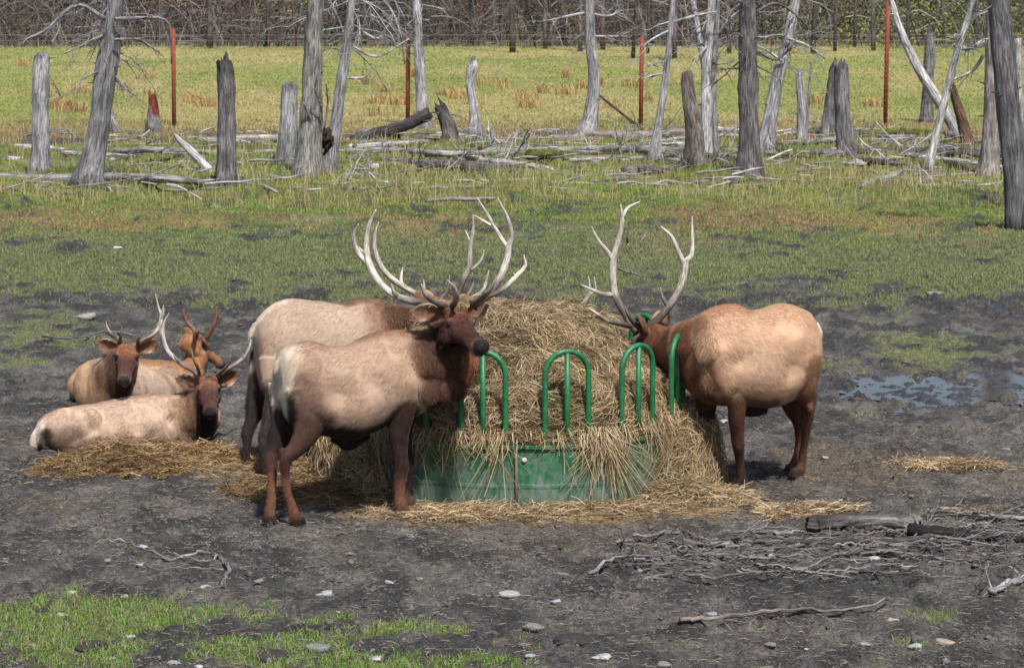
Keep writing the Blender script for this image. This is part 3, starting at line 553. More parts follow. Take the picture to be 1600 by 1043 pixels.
# ============ lying elk
def legs_folded(e, pts, c=(.09, .04, .028)):
    P = e.rod(pts); e.paint_line(P[0], P[-1], .06, c, 5, 3)
def elk_lying_front():
    b = G(190, 694); e = Elk([b[0], b[1] + .1, 0], 20)
    e.body([(56, 670, 58, 708, .08), (64, 656, 68, 714, .17), (90, 641, 95, 714, .25), (125, 634, 128, 710, .29), (160, 630, 162, 704, .31), (200, 621, 202, 702, .33), (235, 616, 236, 703, .3), (262, 616, 270, 705, .25), (283, 613, 296, 705, .20, -.02, -8), (297, 605, 316, 698, .17, -.06, -25), (308, 596, 330, 684, .14, -.12, -45), (316, 590, 336, 664, .12, -.18, -60)], 60)
    e.blob(112, 670, -.22, .30, .19, .12, 8); e.blob(128, 690, -.26, .2, .10, .08, 25)
    e.rod([(62, 668, 0, .03), (54, 682, 0, .035), (52, 700, 0, .025)])
    e.dents += [(e.U(152, 668, -.36), .07, -.04), (e.U(172, 650, -.33), .10, -.02), (e.U(128, 655, -.32), .09, .02), (e.U(268, 655, -.27), .06, -.03), (e.U(240, 660, -.32), .09, .025), (e.U(214, 685, -.33), .06, .03), (e.U(100, 645, -.25), .06, .015), (e.U(200, 640, -.28), .12, .012)]
    legs_folded(e, [(150, 697, -.32, .05), (120, 706, -.36, .045), (90, 714, -.36, .036), (72, 717, -.34, .03)]); legs_folded(e, [(205, 697, -.3, .06), (240, 703, -.34, .05), (285, 704, -.34, .045), (262, 707, -.36, .034)], (.12, .06, .04))
    P = e.U(326, 594, -.26); L = e.head(P, (.12, -.93, -.24), roll=2, ear=((.2, 1, .12), (.2, 1, .22)), face=(.085, .038, .026), crown=(.20, .095, .055))
    for x, y, l, r in ((150, 650, -.28, .2), (190, 660, -.3, .2), (230, 650, -.28, .2), (180, 635, -.15, .2), (110, 650, -.2, .16), (250, 680, -.25, .14), (240, 630, -.1, .14)): e.pp(x, y, l, r, (.50, .36, .265), .9)
    e.paint_line(e.U(75, 660, -.1), e.U(52, 690, 0), .06, (.66, .58, .48), 4, 3); e.paint_line(e.U(68, 668, -.2), e.U(66, 690, -.22), .05, (.64, .55, .44), 3, 3); e.paint_line(e.U(75, 680, -.3), e.U(78, 708, -.3), .05, BLACK, 4, 4); e.pp(58, 705, -.1, .06, DARK, 2.5)
    e.paint_line(e.U(90, 690, -.34), e.U(120, 680, -.36), .08, (.24, .16, .12), 3, 2); e.paint_line(e.U(110, 705, -.36), e.U(152, 690, -.34), .05, (.10, .055, .04), 4, 2.6); e.paint_line(e.U(135, 640, -.3), e.U(155, 675, -.36), .035, (.30, .19, .13), 5, 1.5)
    e.paint_line(e.U(215, 617, 0), e.U(280, 616, 0), .06, (.36, .24, .16), 5, 2); e.paint_line(e.U(275, 625, -.2), e.U(290, 680, -.2), .07, (.30, .19, .12), 4, 2); e.paint_line(e.U(292, 615, -.2), e.U(302, 650, -.22), .07, (.17, .09, .055), 4, 3)
    e.paint_line(e.U(308, 650, -.25), e.U(305, 696, -.2), .09, (.028, .016, .013), 4, 5); e.paint_line(e.U(330, 665, -.25), e.U(325, 690, -.2), .08, BLACK, 4, 4); e.pp(300, 610, -.2, .06, (.13, .07, .05), 2)
    for x, y, l in ((300, 650, -.2), (312, 670, -.22), (322, 650, -.25), (300, 690, -.2)): e.mane.append((e.U(x, y, l), .12, .07))
    e.finish('bull elk lying nearest on the left beside loose hay, looking at the camera', base=[b[0], b[1], 0], furn=50000, seed=4)
    q = zp(20, 440, 3.0675); Y = P[1]
    e.antler([AP(q, Y, [(893, 460, 0, .024), (870, 430, .02, .022), (810, 395, .05, .021), (750, 340, .1, .020), (722, 270, .14, .018), (722, 210, .15, .014), (748, 150, .14, .004)]),
              AP(q, Y, [(730, 290, .14, .012), (708, 240, .16, .010), (705, 180, .15, .008), (722, 112, .14, .003)]),
              AP(q, Y, [(895, 445, -.01, .016), (885, 410, -.08, .014), (866, 370, -.12, .010), (857, 322, -.13, .003)]), AP(q, Y, [(805, 392, .05, .012), (780, 365, .02, .009), (768, 340, 0, .003)])], low=(.12, .08, .06), seed=31)
    e.antler([AP(q, Y, [(985, 455, 0, .024), (1010, 430, .02, .022), (1060, 400, .06, .020), (1110, 360, .1, .017), (1135, 310, .13, .012), (1140, 260, .14, .004)]),
              AP(q, Y, [(985, 445, -.01, .016), (1020, 410, -.08, .014), (1042, 375, -.1, .010), (1046, 325, -.11, .003)]), AP(q, Y, [(1095, 375, .09, .010), (1104, 360, .08, .007), (1101, 343, .08, .003)])], low=(.12, .08, .06), seed=34)
def elk_lying_middle():
    b = AY(190, 640, 25.1); e = Elk([b[0], 25.1, 0], 243); e.tanc = (.47, .33, .23)
    e.body([(268, 596, 268, 625, .10, 0, 0, 26.3), (250, 582, 250, 640, .23, 0, 0, 26.0), (226, 575, 226, 648, .28, 0, 0, 25.7), (200, 567, 200, 655, .30, 0, 0, 25.35), (174, 560, 174, 662, .27, 0, 5, 25.0), (160, 560, 160, 668, .23, 0, 10, 24.75), (166, 560, 162, 668, .19, 0, 15, 24.62), (178, 548, 176, 650, .155, 0, 20, 24.5), (189, 541, 190, 620, .13, 0, 25, 24.42), (196, 537, 197, 596, .11, 0, 25, 24.36)], 60)
    e.blob(238, 610, -.25, .26, .2, .12, 0, 25.6); e.blob(138, 605, .0, .12, .22, .14, 0, 24.75)
    P = AY(199, 542, 24.42); L = e.head(P, (.06, -.92, -.30), roll=-2, ear=((.2, 1, .1), (.2, 1, .22)), face=(.075, .033, .023), crown=(.22, .09, .045))
    e.rod([(128, 640, 0, .06), (140, 655, 0, .055), (175, 664, 0, .05)], Y=24.5)
    e.paint_line(AY(140, 570, 24.7), AY(128, 620, 24.6), .11, (.42, .27, .165), 4, 2.5); e.paint_line(AY(150, 565, 24.7), AY(155, 620, 24.55), .09, (.32, .19, .115), 4, 2)
    e.paint_line(AY(160, 590, 24.5), AY(168, 660, 24.5), .08, (.17, .09, .055), 4, 2); e.paint_line(AY(182, 590, 24.35), AY(182, 650, 24.35), .09, DARK, 4, 5); e.paint_line(AY(195, 600, 24.3), AY(200, 625, 24.3), .06, BLACK, 3, 5)
    e.paint_line(AY(178, 555, 24.5), AY(182, 580, 24.4), .06, (.14, .07, .045), 3, 3)
    e.paint_line(AY(215, 590, 25.2), AY(250, 600, 25.5), .15, (.52, .39, .29), 4, 1.5); e.paint_line(AY(245, 580, 25.6), AY(268, 610, 25.7), .05, (.33, .20, .13), 4, 1.5)
    for x, y in ((175, 600), (180, 630), (190, 610)): e.mane.append((AY(x, y, 24.35), .13, .045))
    e.finish('dark faced bull elk lying just behind the nearest resting elk, facing the camera', base=[b[0], b[1], 0], furn=40000, seed=5)
    q = zp(20, 440, 3.0675); Y = P[1]
    e.antler([AP(q, Y, [(512, 295, 0, .022), (500, 268, .03, .02), (470, 245, .08, .016), (452, 215, .1, .011), (447, 187, .1, .003)]), AP(q, Y, [(512, 290, 0, .018), (518, 255, -.08, .012), (522, 215, -.1, .003)]), AP(q, Y, [(498, 270, .02, .013), (465, 255, .1, .012), (440, 240, .16, .004)])], low=(.14, .10, .07), lowlen=.22, seed=41)
    e.antler([AP(q, Y, [(600, 295, 0, .022), (625, 278, .03, .02), (670, 255, .08, .019), (702, 215, .12, .018), (712, 170, .14, .014), (695, 110, .14, .009), (684, 58, .13, .003)]), AP(q, Y, [(712, 175, .13, .012), (722, 145, .12, .009), (722, 112, .11, .003)]),
              AP(q, Y, [(600, 292, 0, .018), (605, 268, -.08, .012), (618, 245, -.1, .003)]), AP(q, Y, [(708, 190, .13, .012), (690, 215, .18, .010), (700, 190, .2, .004)])], low=(.14, .10, .07), lowlen=.22, seed=43)
def elk_lying_back():
    b = AY(200, 622, 26.7); e = Elk([b[0], 26.7, 0], 12); e.tanc = (.48, .30, .19)
    e.body([(112, 592, 112, 620, .10), (124, 573, 125, 628, .20), (150, 562, 150, 630, .27), (190, 560, 190, 632, .3), (230, 562, 230, 632, .3), (262, 565, 262, 632, .27), (282, 565, 287, 627, .2), (292, 555, 306, 612, .15, 0, 10), (298, 541, 316, 590, .12, 0, 20), (302, 529, 322, 566, .11, 0, 25)], 50)
    e.blob(150, 600, -.25, .28, .18, .1, 0); P = e.U(309, 526, -.02); L = e.head(P, (.74, .32, -.52), sc=.86, ear=((.4, 1, .35), (.4, 1, .35)), face=(.30, .14, .07), crown=(.32, .15, .07))
    e.paint_line(e.U(110, 590, -.1), e.U(122, 610, -.2), .1, (.42, .24, .13), 3, 2); e.paint_line(e.U(215, 563, 0), e.U(285, 568, 0), .09, (.34, .185, .10), 5, 2.4); e.paint_line(e.U(270, 590, -.25), e.U(285, 610, -.2), .1, (.30, .21, .16), 3, 1.5)
    e.paint_line(e.U(292, 575, -.12), e.U(305, 540, -.1), .09, (.36, .17, .08), 4, 3); e.pp(310, 600, -.05, .08, (.2, .1, .06), 2)
    e.mane.append((e.U(300, 570, -.1), .1, .04))
    e.finish('young elk with short brown velvet spikes lying at the back, looking away right', base=[b[0], b[1], 0], furn=35000, seed=6)
    q = zp(20, 440, 3.0675); Y = P[1]
    vel = dict(tip=(.24, .12, .07), low=(.20, .09, .05))
    e.antler([AP(q, Y, [(880, 250, 0.05, .024), (862, 222, .08, .022), (838, 195, .12, .020), (822, 160, .12, .018), (818, 132, .12, .016)])], seed=51, **vel)
    e.antler([AP(q, Y, [(925, 275, -.08, .026), (945, 245, -.1, .024), (965, 205, -.12, .022), (976, 165, -.12, .018), (976, 120, -.12, .014)]), AP(q, Y, [(950, 235, -.1, .014), (968, 220, -.12, .010), (972, 205, -.12, .006)])], seed=53, **vel)
def elk_hidden():
    """resting bull on the far side of the feeder; only its antler shows over the hay"""
    b = AY(905, 600, 26.4); e = Elk([b[0], 26.4, 0], 262)
    e.body([(935, 560, 935, 590, .10, 0, 0, 27.8), (928, 545, 928, 610, .24, 0, 0, 27.4), (920, 540, 920, 620, .3, 0, 0, 26.9), (912, 540, 912, 630, .28, 0, 0, 26.4), (908, 548, 908, 640, .2, 0, 0, 26.1), (905, 540, 905, 620, .15, 0, 0, 25.9), (902, 530, 904, 590, .12, 0, 0, 25.7)], 40)
    P = AY(900, 517, 25.7); e.head(P, (-.1, -.9, -.4)); e.mane = []
    e.paint_line(AY(905, 560, 25.8), AY(905, 620, 25.8), .15, DARK, 3, 3)
    e.finish('bull elk resting behind the feeder, only its pale antler showing above the hay', base=[b[0], b[1], 0], furn=0, seed=7)
    q = zp(860, 300, 2.086); Y = P[1]
    e.antler([AP(q, Y, [(78, 450, 0, .028), (80, 415, .02, .026), (98, 375, .04, .024), (122, 342, .05, .020), (128, 310, .05, .014), (124, 275, .05, .004)]), AP(q, Y, [(122, 338, .05, .014), (146, 318, .06, .012), (142, 276, .06, .004)]),
              AP(q, Y, [(80, 420, .02, .016), (60, 385, 0, .012), (46, 344, -.02, .003)]), AP(q, Y, [(84, 420, .02, .018), (105, 405, -.04, .016), (112, 420, -.06, .012), (90, 385, -.1, .010), (76, 366, -.12, .004)])], seed=61)
    e.antler([AP(q, Y, [(60, 450, 0, .024), (48, 425, .0, .018), (40, 405, .0, .010), (37, 392, 0, .003)])], seed=63)
# ------------------------------------------------------------ terrain: colour zones given where they lie on the land
def gp(x, y): p = G(x, y); return p[0], p[1]
# patches: photo x, y of the centre, half width, half height (as they lie on the ground), weight   -> green turf
GREEN = [(150, 990, 340, 66, .86), (430, 1000, 300, 70, .74), (850, 1010, 420, 45, .42), (1350, 1020, 300, 40, .36), (650, 1035, 260, 30, .9), (700, 1000, 180, 30, .5), (480, 930, 70, 20, .5), (1000, 1035, 300, 16, .35), (1190, 975, 50, 14, .35), (1530, 950, 140, 30, .25), (60, 930, 140, 40, .3),
         (100, 525, 160, 34, .75), (250, 520, 160, 22, .4), (60, 490, 60, 7, .6), (1450, 545, 260, 34, .60), (1380, 500, 120, 20, .5), (1400, 570, 200, 20, .5), (1580, 540, 60, 30, .5), (240, 420, 420, 28, .70), (90, 435, 260, 22, .6), (520, 440, 160, 12, .4), (600, 400, 200, 14, .4),
         (1250, 425, 600, 22, .80), (1500, 410, 300, 18, .7), (1100, 440, 400, 12, .5), (200, 318, 340, 14, .95), (700, 325, 260, 14, .75), (400, 300, 200, 12, .7), (1050, 320, 300, 12, .7), (1500, 320, 160, 12, .75), (1300, 310, 200, 10, .55), (760, 375, 200, 12, .5), (60, 300, 120, 10, .8), (900, 295, 260, 10, .45), (1480, 270, 200, 18, .4), (250, 255, 160, 20, .35), (480, 260, 120, 22, .4), (560, 350, 300, 10, .4), (1300, 360, 160, 16, .45), (1000, 275, 180, 20, .35), (30, 560, 100, 14, .4), (1320, 650, 100, 10, .3)]
TAN_ = [(200, 350, 520, 22, .8), (60, 360, 200, 24, .6), (500, 350, 240, 18, .5), (850, 350, 300, 22, .6), (1250, 345, 400, 26, .85), (1450, 350, 200, 20, .6), (1050, 380, 260, 18, .6), (700, 270, 500, 26, .6), (1200, 270, 400, 30, .6), (300, 240, 400, 26, .5), (950, 290, 240, 16, .5), (1500, 240, 200, 40, .4), (1440, 300, 150, 14, .5), (600, 390, 400, 14, .4), (900, 420, 250, 14, .3)]
MUD = [(300, 470, 520, 16, .8), (800, 480, 300, 30, .6), (1350, 478, 500, 18, .9), (550, 455, 240, 14, .5), (1450, 610, 260, 30, 1.1), (1540, 490, 120, 14, .8), (860, 430, 160, 10, .6), (580, 440, 120, 10, .5), (1230, 700, 500, 60, .6), (1340, 405, 80, 6, .4), (860, 395, 120, 7, .5), (420, 420, 200, 8, .35), (110, 510, 60, 5, .3)]
WET = [(1480, 610, 190, 24, 1.0), (1380, 600, 90, 16, .8), (1570, 605, 90, 30, .9), (1530, 518, 60, 9, .9), (1470, 515, 50, 6, .7), (1560, 478, 60, 8, .7), (1180, 478, 60, 5, .4)]
STRAWZ = [(860, 800, 330, 22, .85), (480, 760, 120, 34, .7), (1050, 800, 160, 18, .6), (280, 730, 220, 24, .7), (1480, 731, 110, 5, .6), (200, 760, 160, 24, .3), (1250, 745, 60, 8, .4), (560, 800, 140, 20, .5), (1260, 800, 80, 10, .6), (520, 840, 60, 14, .35), (780, 880, 160, 14, .25), (60, 640, 120, 20, .3), (1500, 800, 150, 8, .5), (700, 815, 160, 10, .5)]
def zone(px, py, L, pw=1.0):
    r = np.zeros_like(px)
    for x, y, a, b, w in L: r = np.maximum(r, w * np.exp(-(((px - x) / a) ** 2 + ((py - y) / b) ** 2) ** 1.3 * .9))
    return r
def zones(X, Y):
    px, py = to_px(X, Y); P = np.stack([X, Y], -1)
    far = Y > 68
    g = zone(px, py, GREEN); t = zone(px, py, TAN_); m = zone(px, py, MUD); w = zone(px, py, WET); s = zone(px, py, STRAWZ)
    sy = np.maximum(Y / 20, 1)
    n1 = fbm(P * np.array([1.1, .8]), 4, 1); n2 = fbm(P * np.array([3.6, 2.6]), 4, 2); n3 = fbm(P * np.array([.5, .22]), 4, 3); n4 = fbm(P * 9.0, 3, 4)
    mid = (sst(690, 470, py) * .30 + sst(485, 415, py) * .52) * sst(195, 240, py); tb = sst(450, 340, py) * .62
    G_ = sst(.38, .62, np.maximum(g, mid) * .75 + (n1 - .5) * .7 + (n2 - .5) * .8 + (n4 - .5) * .45 + .04) * np.clip(np.maximum(g, mid) * 2.4, 0, 1)
    T_ = sst(.34, .66, np.maximum(t, tb) * .75 + (n3 - .5) * .7 + (n2 - .5) * .6 + .02)
    G_ = G_ * (1 - .65 * np.exp(-((py + (n3 - .5) * 40 - 352) / 15) ** 2)); T_ = np.clip(T_ * (1 + .5 * np.exp(-((py - 352) / 18) ** 2)), 0, 1)
    Mm = sst(.3, .6, m * .8 + (n1 - .5) * .9)
    W_ = sst(.34, .52, w * .98 + (fbm(P * np.array([3.5, 2.2]), 4, 8) - .5) * 1.5)
    S_ = sst(.3, .7, s * .9 + (n2 - .5) * .7)
    return px, py, dict(G=G_, T=T_, M=Mm, W=W_, S=S_, far=far, n1=n1, n2=n2, n3=n3, n4=n4)
def terrain(X, Y, fine=True):
    """height of the land"""
    X = np.asarray(X, float); Y = np.asarray(Y, float); P = np.stack([X, Y], -1)
    px, py = to_px(X, Y)
    z = (fbm(P * .35, 3, 20) - .5) * .10 * sst(24, 34, Y)
    # low banks and hollows between mud and turf
    z = z + (fbm(P * np.array([.35, .55]), 3, 22) - .5) * .30 * sst(31, 42, Y) * sst(68, 60, Y)
    z = z + sst(68, 90, Y) * .1
    z = z + sst(128, 150, Y) * (fbm(P * .05, 3, 31) - .3) * 1.2
    return z
def clods(X, Y, Z):
    P = np.stack([X, Y], -1); a = fbm(P * 8.5, 4, 40, .6); b = fbm(P * 3.0, 3, 41)
    r = np.abs(fbm(P * 5.0, 4, 43, .55) - .5) * 2
    amp = np.where(Y < 25.5, .13, .14) * (1 - .55 * Z['G']) * (1 - .6 * Z['S']) * np.where(Z['far'], .3, 1) * (1 + .7 * Z['M'])
    z = (a - .5) * amp + (b - .5) * .05 * (~Z['far']) + (r - .3) * .05 * (~Z['far']) * (1 - .5 * Z['G'])
    z = z * (1 - .5 * Z['W']) - .02 * Z['W']
    # tufts and hummocks in the snag belt
    h = fbm(P * np.array([.9, 1.3]), 4, 44); z = z + sst(.5, .72, h) * .13 * sst(40, 46, Y) * sst(66, 60, Y)
    return z
def zfull(X, Y):
    X = np.atleast_1d(np.asarray(X, float)); Y = np.atleast_1d(np.asarray(Y, float)); _, _, Z = zones(X, Y); return terrain(X, Y) + clods(X, Y, Z)
def zg(x, y): return float(zfull([x], [y])[0])
def on(x, y, it=2, full=True):
    """photo pixel -> point on the land"""
    z = 0
    for _ in range(it): p = G(x, y, z); z = float(terrain(np.array([p[0]]), np.array([p[1]]))[0])
    if full:
        for _ in range(1): z = zg(*G(x, y, z)[:2])
    p = G(x, y, z); return p
def build_ground():
    nr, nc = 900, 820
    t = np.linspace(0, 1, nr)                                  # rows: even steps in the view, then out to the horizon
    yy = np.linspace(1120, 215, nr); ang = PITCH + np.arctan((yy - CY) / F); Yr = H / np.tan(ang)
    Yf = np.concatenate([np.linspace(Yr[-1] + .3, 140, 200), np.geomspace(142, 1200, 40)]); Yn = np.array([-30, -5, 5, 10, 13])
    Y = np.concatenate([Yn, Yr, Yf])
    u = np.linspace(-1, 1, nc); ue = np.array([1.3, 2, 3.2, 6, 12, 30]); U_ = np.concatenate([-ue[::-1], u, ue])
    w = np.maximum(Y, 14) * .215
    X = U_[None, :] * w[:, None]; YY = np.repeat(Y[:, None], len(U_), 1)
    x, y = X.ravel(), YY.ravel(); px, py, Z = zones(x, y); P = np.stack([x, y], -1)
    z = terrain(x, y) + clods(x, y, Z)
    z = z - .06 * np.exp(-(((x - .05) ** 2 + (y - 22.55) ** 2) / 1.6 ** 2) ** 3)
    far = Z['far']; n1, n2, n3, n4 = Z['n1'], Z['n2'], Z['n3'], Z['n4']
    def L(a, b, k): return a + (b - a) * k[:, None]
    mud = L(np.array([.054, .052, .052]), np.array([.135, .124, .114]), sst(.3, .7, n2))
    mud = L(mud, np.array([.042, .038, .040]), Z['M'] * .8 * sst(.3, .65, n4))
    mud = L(mud, np.array([.16, .125, .09]), sst(620, 720, py) * sst(900, 780, py) * sst(.45, .7, n1) * .6)
    c = L(mud, np.array([.33, .235, .12]), Z['S'] * .55 * (0.4 + 1.2 * n4).clip(0, 1))
    tan = L(np.array([.215, .165, .085]), np.array([.24, .135, .075]), sst(.4, .65, n2)); c = L(c, tan, Z['T'] * .9)
    gcol = L(np.array([.085, .135, .028]), np.array([.16, .175, .055]), sst(.35, .65, n1)); gcol = L(gcol, np.array([.135, .145, .085]), sst(620, 470, py) * sst(340, 385, py) * .85)
    c = L(c, gcol, Z['G'] * .9)
    # hay meadow beyond the fence
    field = L(np.array([.24, .26, .08]), np.array([.33, .29, .12]), sst(.35, .65, fbm(P * np.array([.30, .10]), 4, 60)))
    field = L(field, np.array([.15, .19, .045]), sst(.5, .8, fbm(P * np.array([.16, .12]), 4, 61)) * .8)
    kf = sst(66, 71, y + (n3 - .5) * 4); c = L(c, field, kf)
    c = L(c, np.array([.075, .06, .042]), sst(126, 134, y + (n3 - .5) * 10))
    c = L(c, np.array([.040, .036, .034]), Z['W'] * .85)
    ms = sst(.52, .64, fbm(P * np.array([.8, .6]), 4, 63)) * sst(200, 212, py) * sst(345, 290, py); c = L(c, np.array([.15, .18, .025]), ms * .6)
    dk = sst(.56, .66, fbm(P * np.array([1.0, .7]), 4, 64)) * sst(200, 212, py) * sst(480, 300, py); c = L(c, np.array([.05, .042, .035]), dk * .4)
    c = c * (.72 + .56 * n4)[:, None]
    k = len(U_); m = len(Y); i = np.arange(m - 1)[:, None] * k + np.arange(k - 1)[None, :]; a = i.ravel()
    Fc = np.stack([a, a + 1, a + k + 1, a + k], 1)
    o = mk('ground', np.stack([x, y, z], 1), Fc, M['ground'], col=np.concatenate([c, Z['W'][:, None]], 1)); tag(o, kind='structure')
def build_puddles():
    for nm, (x0, x1, y0, y1) in (('puddle_water', (1290, 1680, 575, 650)), ('far_puddle_water', (1400, 1640, 495, 535))):
        gx, gy = np.meshgrid(np.linspace(x0, x1, 260), np.linspace(y1, y0, 110)); a = PITCH + np.arctan((gy - CY) / F); Y = H / np.tan(a); X = (gx - CX) * (Y * math.cos(PITCH) + H * math.sin(PITCH)) / F
        x, y = X.ravel(), Y.ravel(); _, _, Z = zones(x, y); z = terrain(x, y) - .012; k = 260; i = (np.arange(109)[:, None] * k + np.arange(k - 1)[None, :]).ravel(); Fc = np.stack([i, i + 1, i + k + 1, i + k], 1)
        Fc = Fc[Z['W'][Fc].min(1) > .25]; u, inv = np.unique(Fc, return_inverse=True); V = np.stack([x, y, z], 1)[u]; tag(mk(nm, V, inv.reshape(-1, 4), M['water']), kind='structure')
# ------------------------------------------------------------ blades, straw
def scatter(n, x0, x1, y0, y1, seed, pw=None):
    """points even in the view over a photo rectangle"""
    rg = np.random.default_rng(seed); px = rg.uniform(x0, x1, n); py = rg.uniform(y0, y1, n)
    a = PITCH + np.arctan((py - CY) / F); Y = H / np.tan(a); dep = Y * math.cos(PITCH) + H * math.sin(PITCH); return (px - CX) * dep / F, Y, rg
def blades(X, Y, Z, hgt, wid, lean, col, rg, seg=2):
    n = len(X); az = rg.uniform(0, 2 * math.pi, n); d = np.stack([np.cos(az), np.sin(az), np.zeros(n)], 1); az2 = rg.uniform(-.9, .9, n); wv = np.stack([np.cos(az2), np.sin(az2), np.zeros(n)], 1) * (wid / 2)[:, None]
    b = np.stack([X, Y, Z - .01], 1); up = np.array([0, 0, 1.0])
    m = b + up * (hgt * .55)[:, None] + d * (hgt * lean * .25)[:, None]; t = b + up * (hgt * (1 - lean * .3))[:, None] + d * (hgt * lean)[:, None]
    V = np.stack([b - wv, b + wv, m - wv * .7, m + wv * .7, t], 1).reshape(-1, 3); i = np.arange(n)[:, None] * 5
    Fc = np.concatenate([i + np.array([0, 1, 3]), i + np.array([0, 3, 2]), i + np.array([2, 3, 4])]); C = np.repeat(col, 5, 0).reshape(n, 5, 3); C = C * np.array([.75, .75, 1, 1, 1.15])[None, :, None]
    return V, Fc, C.reshape(-1, 3)
def ribbons(P, D, Nn, ln, wid, curl, col, rg, seg=4, droop=None):
    """straw stems: P start, D direction, Nn surface normal"""
    n = len(P); s = np.linspace(0, 1, seg + 1); W = np.cross(D, Nn); W /= np.linalg.norm(W, axis=1)[:, None] + 1e-6
    cu = (rg.random(n) - .5) * 2 * curl; cv = (rg.random(n) - .3) * curl
    pts = P[:, None, :] + D[:, None, :] * (ln[:, None] * (s - .5)[None, :])[..., None] + W[:, None, :] * (cu[:, None] * ln[:, None] * ((s - .5) ** 2)[None, :] * 2)[..., None] + Nn[:, None, :] * (cv[:, None] * ln[:, None] * (.25 - (s - .5) ** 2)[None, :])[..., None]
    if droop is not None: pts[:, :, 2] -= droop[:, None] * (s ** 2)[None, :]
    tw = rg.uniform(0, math.pi, n); wv = (W * np.cos(tw)[:, None] + Nn * np.sin(tw)[:, None]) * (wid / 2)[:, None]
    V = np.stack([pts - wv[:, None, :], pts + wv[:, None, :]], 2).reshape(-1, 3); k = 2 * (seg + 1); i = np.arange(n)[:, None] * k
    Fc = np.concatenate([np.concatenate([i + np.array([2 * j, 2 * j + 1, 2 * j + 3]), i + np.array([2 * j, 2 * j + 3, 2 * j + 2])]) for j in range(seg)])
    return V, Fc, np.repeat(col, k, 0)
def straw_col(n, rg, lo=.5, hi=1.3):
    a = np.array([.37, .27, .15]); b = np.array([.23, .145, .07]); c = np.array([.50, .41, .27]); k = rg.random((n, 1)); r = np.where(k < .5, a, np.where(k < .8, b, c)); return r * rg.uniform(lo, hi, (n, 1))
def build_grass():
    out = []
    X, Y, rg = scatter(560000, -60, 1660, 400, 1075, 71); px, py, Z = zones(X, Y)
    pr = Z['G'] * (.26 + 1.25 * (Z['n4'] - .25)) ; k = (rg.random(len(X)) < pr) & (np.hypot(X - .05, Y - 22.6) > 1.5)
    X, Y = X[k], Y[k]; G_ = Z['G'][k]; px, py = px[k], py[k]; n = len(X); n1 = Z['n1'][k]
    h = rg.uniform(.015, .06, n) * (1 + .25 * sst(880, 960, py)); wd = rg.uniform(.004, .008, n) * np.maximum(1, Y / 24)
    c = np.where(rg.random((n, 1)) < .70, np.array([.115, .235, .035]), np.array([.19, .23, .07])); c = np.where(rg.random((n, 1)) < .25 + .35 * (sst(800, 600, py)[:, None]), np.array([.24, .21, .13]), c); c = c * (1 - .45 * sst(700, 480, py)[:, None]) + np.array([.12, .125, .075]) * .45 * sst(700, 480, py)[:, None]
    c = c * rg.uniform(.55, 1.35, (n, 1)); z = terrain(X, Y) + clods(X, Y, {q: (v[k] if hasattr(v, '__len__') else v) for q, v in Z.items()})
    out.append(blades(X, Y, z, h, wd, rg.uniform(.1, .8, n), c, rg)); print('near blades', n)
    # turf and dry stems from 30 m to the fence line
    X, Y, rg = scatter(480000, -60, 1660, 190, 480, 72); px, py, Z = zones(X, Y); pr = np.clip(Z['G'] * .7 + Z['T'] * .75 + .06, 0, 1); k = rg.random(len(X)) < pr
    Zk = {q: v[k] for q, v in Z.items()}; X, Y, py, px = X[k], Y[k], py[k], px[k]; n = len(X); tn = rg.random(n) < (Zk['T'] / (Zk['T'] + Zk['G'] + .1)); tall = (rg.random(n) < .05) & (py < 330)
    h = rg.uniform(.02, .08, n) * (1 + .6 * sst(330, 270, py)); h = np.where(tall, rg.uniform(.2, .5, n), h); wd = rg.uniform(.007, .014, n) * Y / 38; wd = np.where(tall, wd * .45, wd)
    c = np.where(tn[:, None], np.array([.30, .215, .11]), np.array([.175, .25, .05])); c = np.where((tn & (rg.random(n) < .35))[:, None], np.array([.28, .17, .10]), c); c = np.where(tall[:, None], np.array([.42, .35, .2]), c)
    dull = (sst(350, 385, py + (Zk['n3'] - .5) * 60) * .85)[:, None]; c = c * (1 - dull) + np.where(tn[:, None], np.array([.24, .20, .135]), np.array([.165, .18, .085])) * dull
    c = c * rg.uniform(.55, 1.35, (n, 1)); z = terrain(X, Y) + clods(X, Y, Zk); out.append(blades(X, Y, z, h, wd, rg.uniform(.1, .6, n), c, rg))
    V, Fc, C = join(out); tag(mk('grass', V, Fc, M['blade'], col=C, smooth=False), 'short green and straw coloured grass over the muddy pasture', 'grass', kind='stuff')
    # meadow beyond the fence
    X, Y, rg = scatter(90000, -60, 1660, 66, 200, 73); n = len(X); P = np.stack([X, Y], 1); q = fbm(P * np.array([.3, .10]), 4, 60)
    c = np.where((rg.random(n) < sst(.35, .7, q))[:, None], np.array([.35, .31, .13]), np.array([.25, .275, .08])) * rg.uniform(.85, 1.12, (n, 1)); z = terrain(X, Y)
    V, Fc, C = blades(X, Y, z, rg.uniform(.04, .09, n), rg.uniform(.02, .05, n) * Y / 80, rg.uniform(.1, .6, n), c, rg); tag(mk('meadow_grass', V, Fc, M['blade'], col=C, smooth=False), 'yellow green meadow grass beyond the fence', 'grass', kind='stuff')
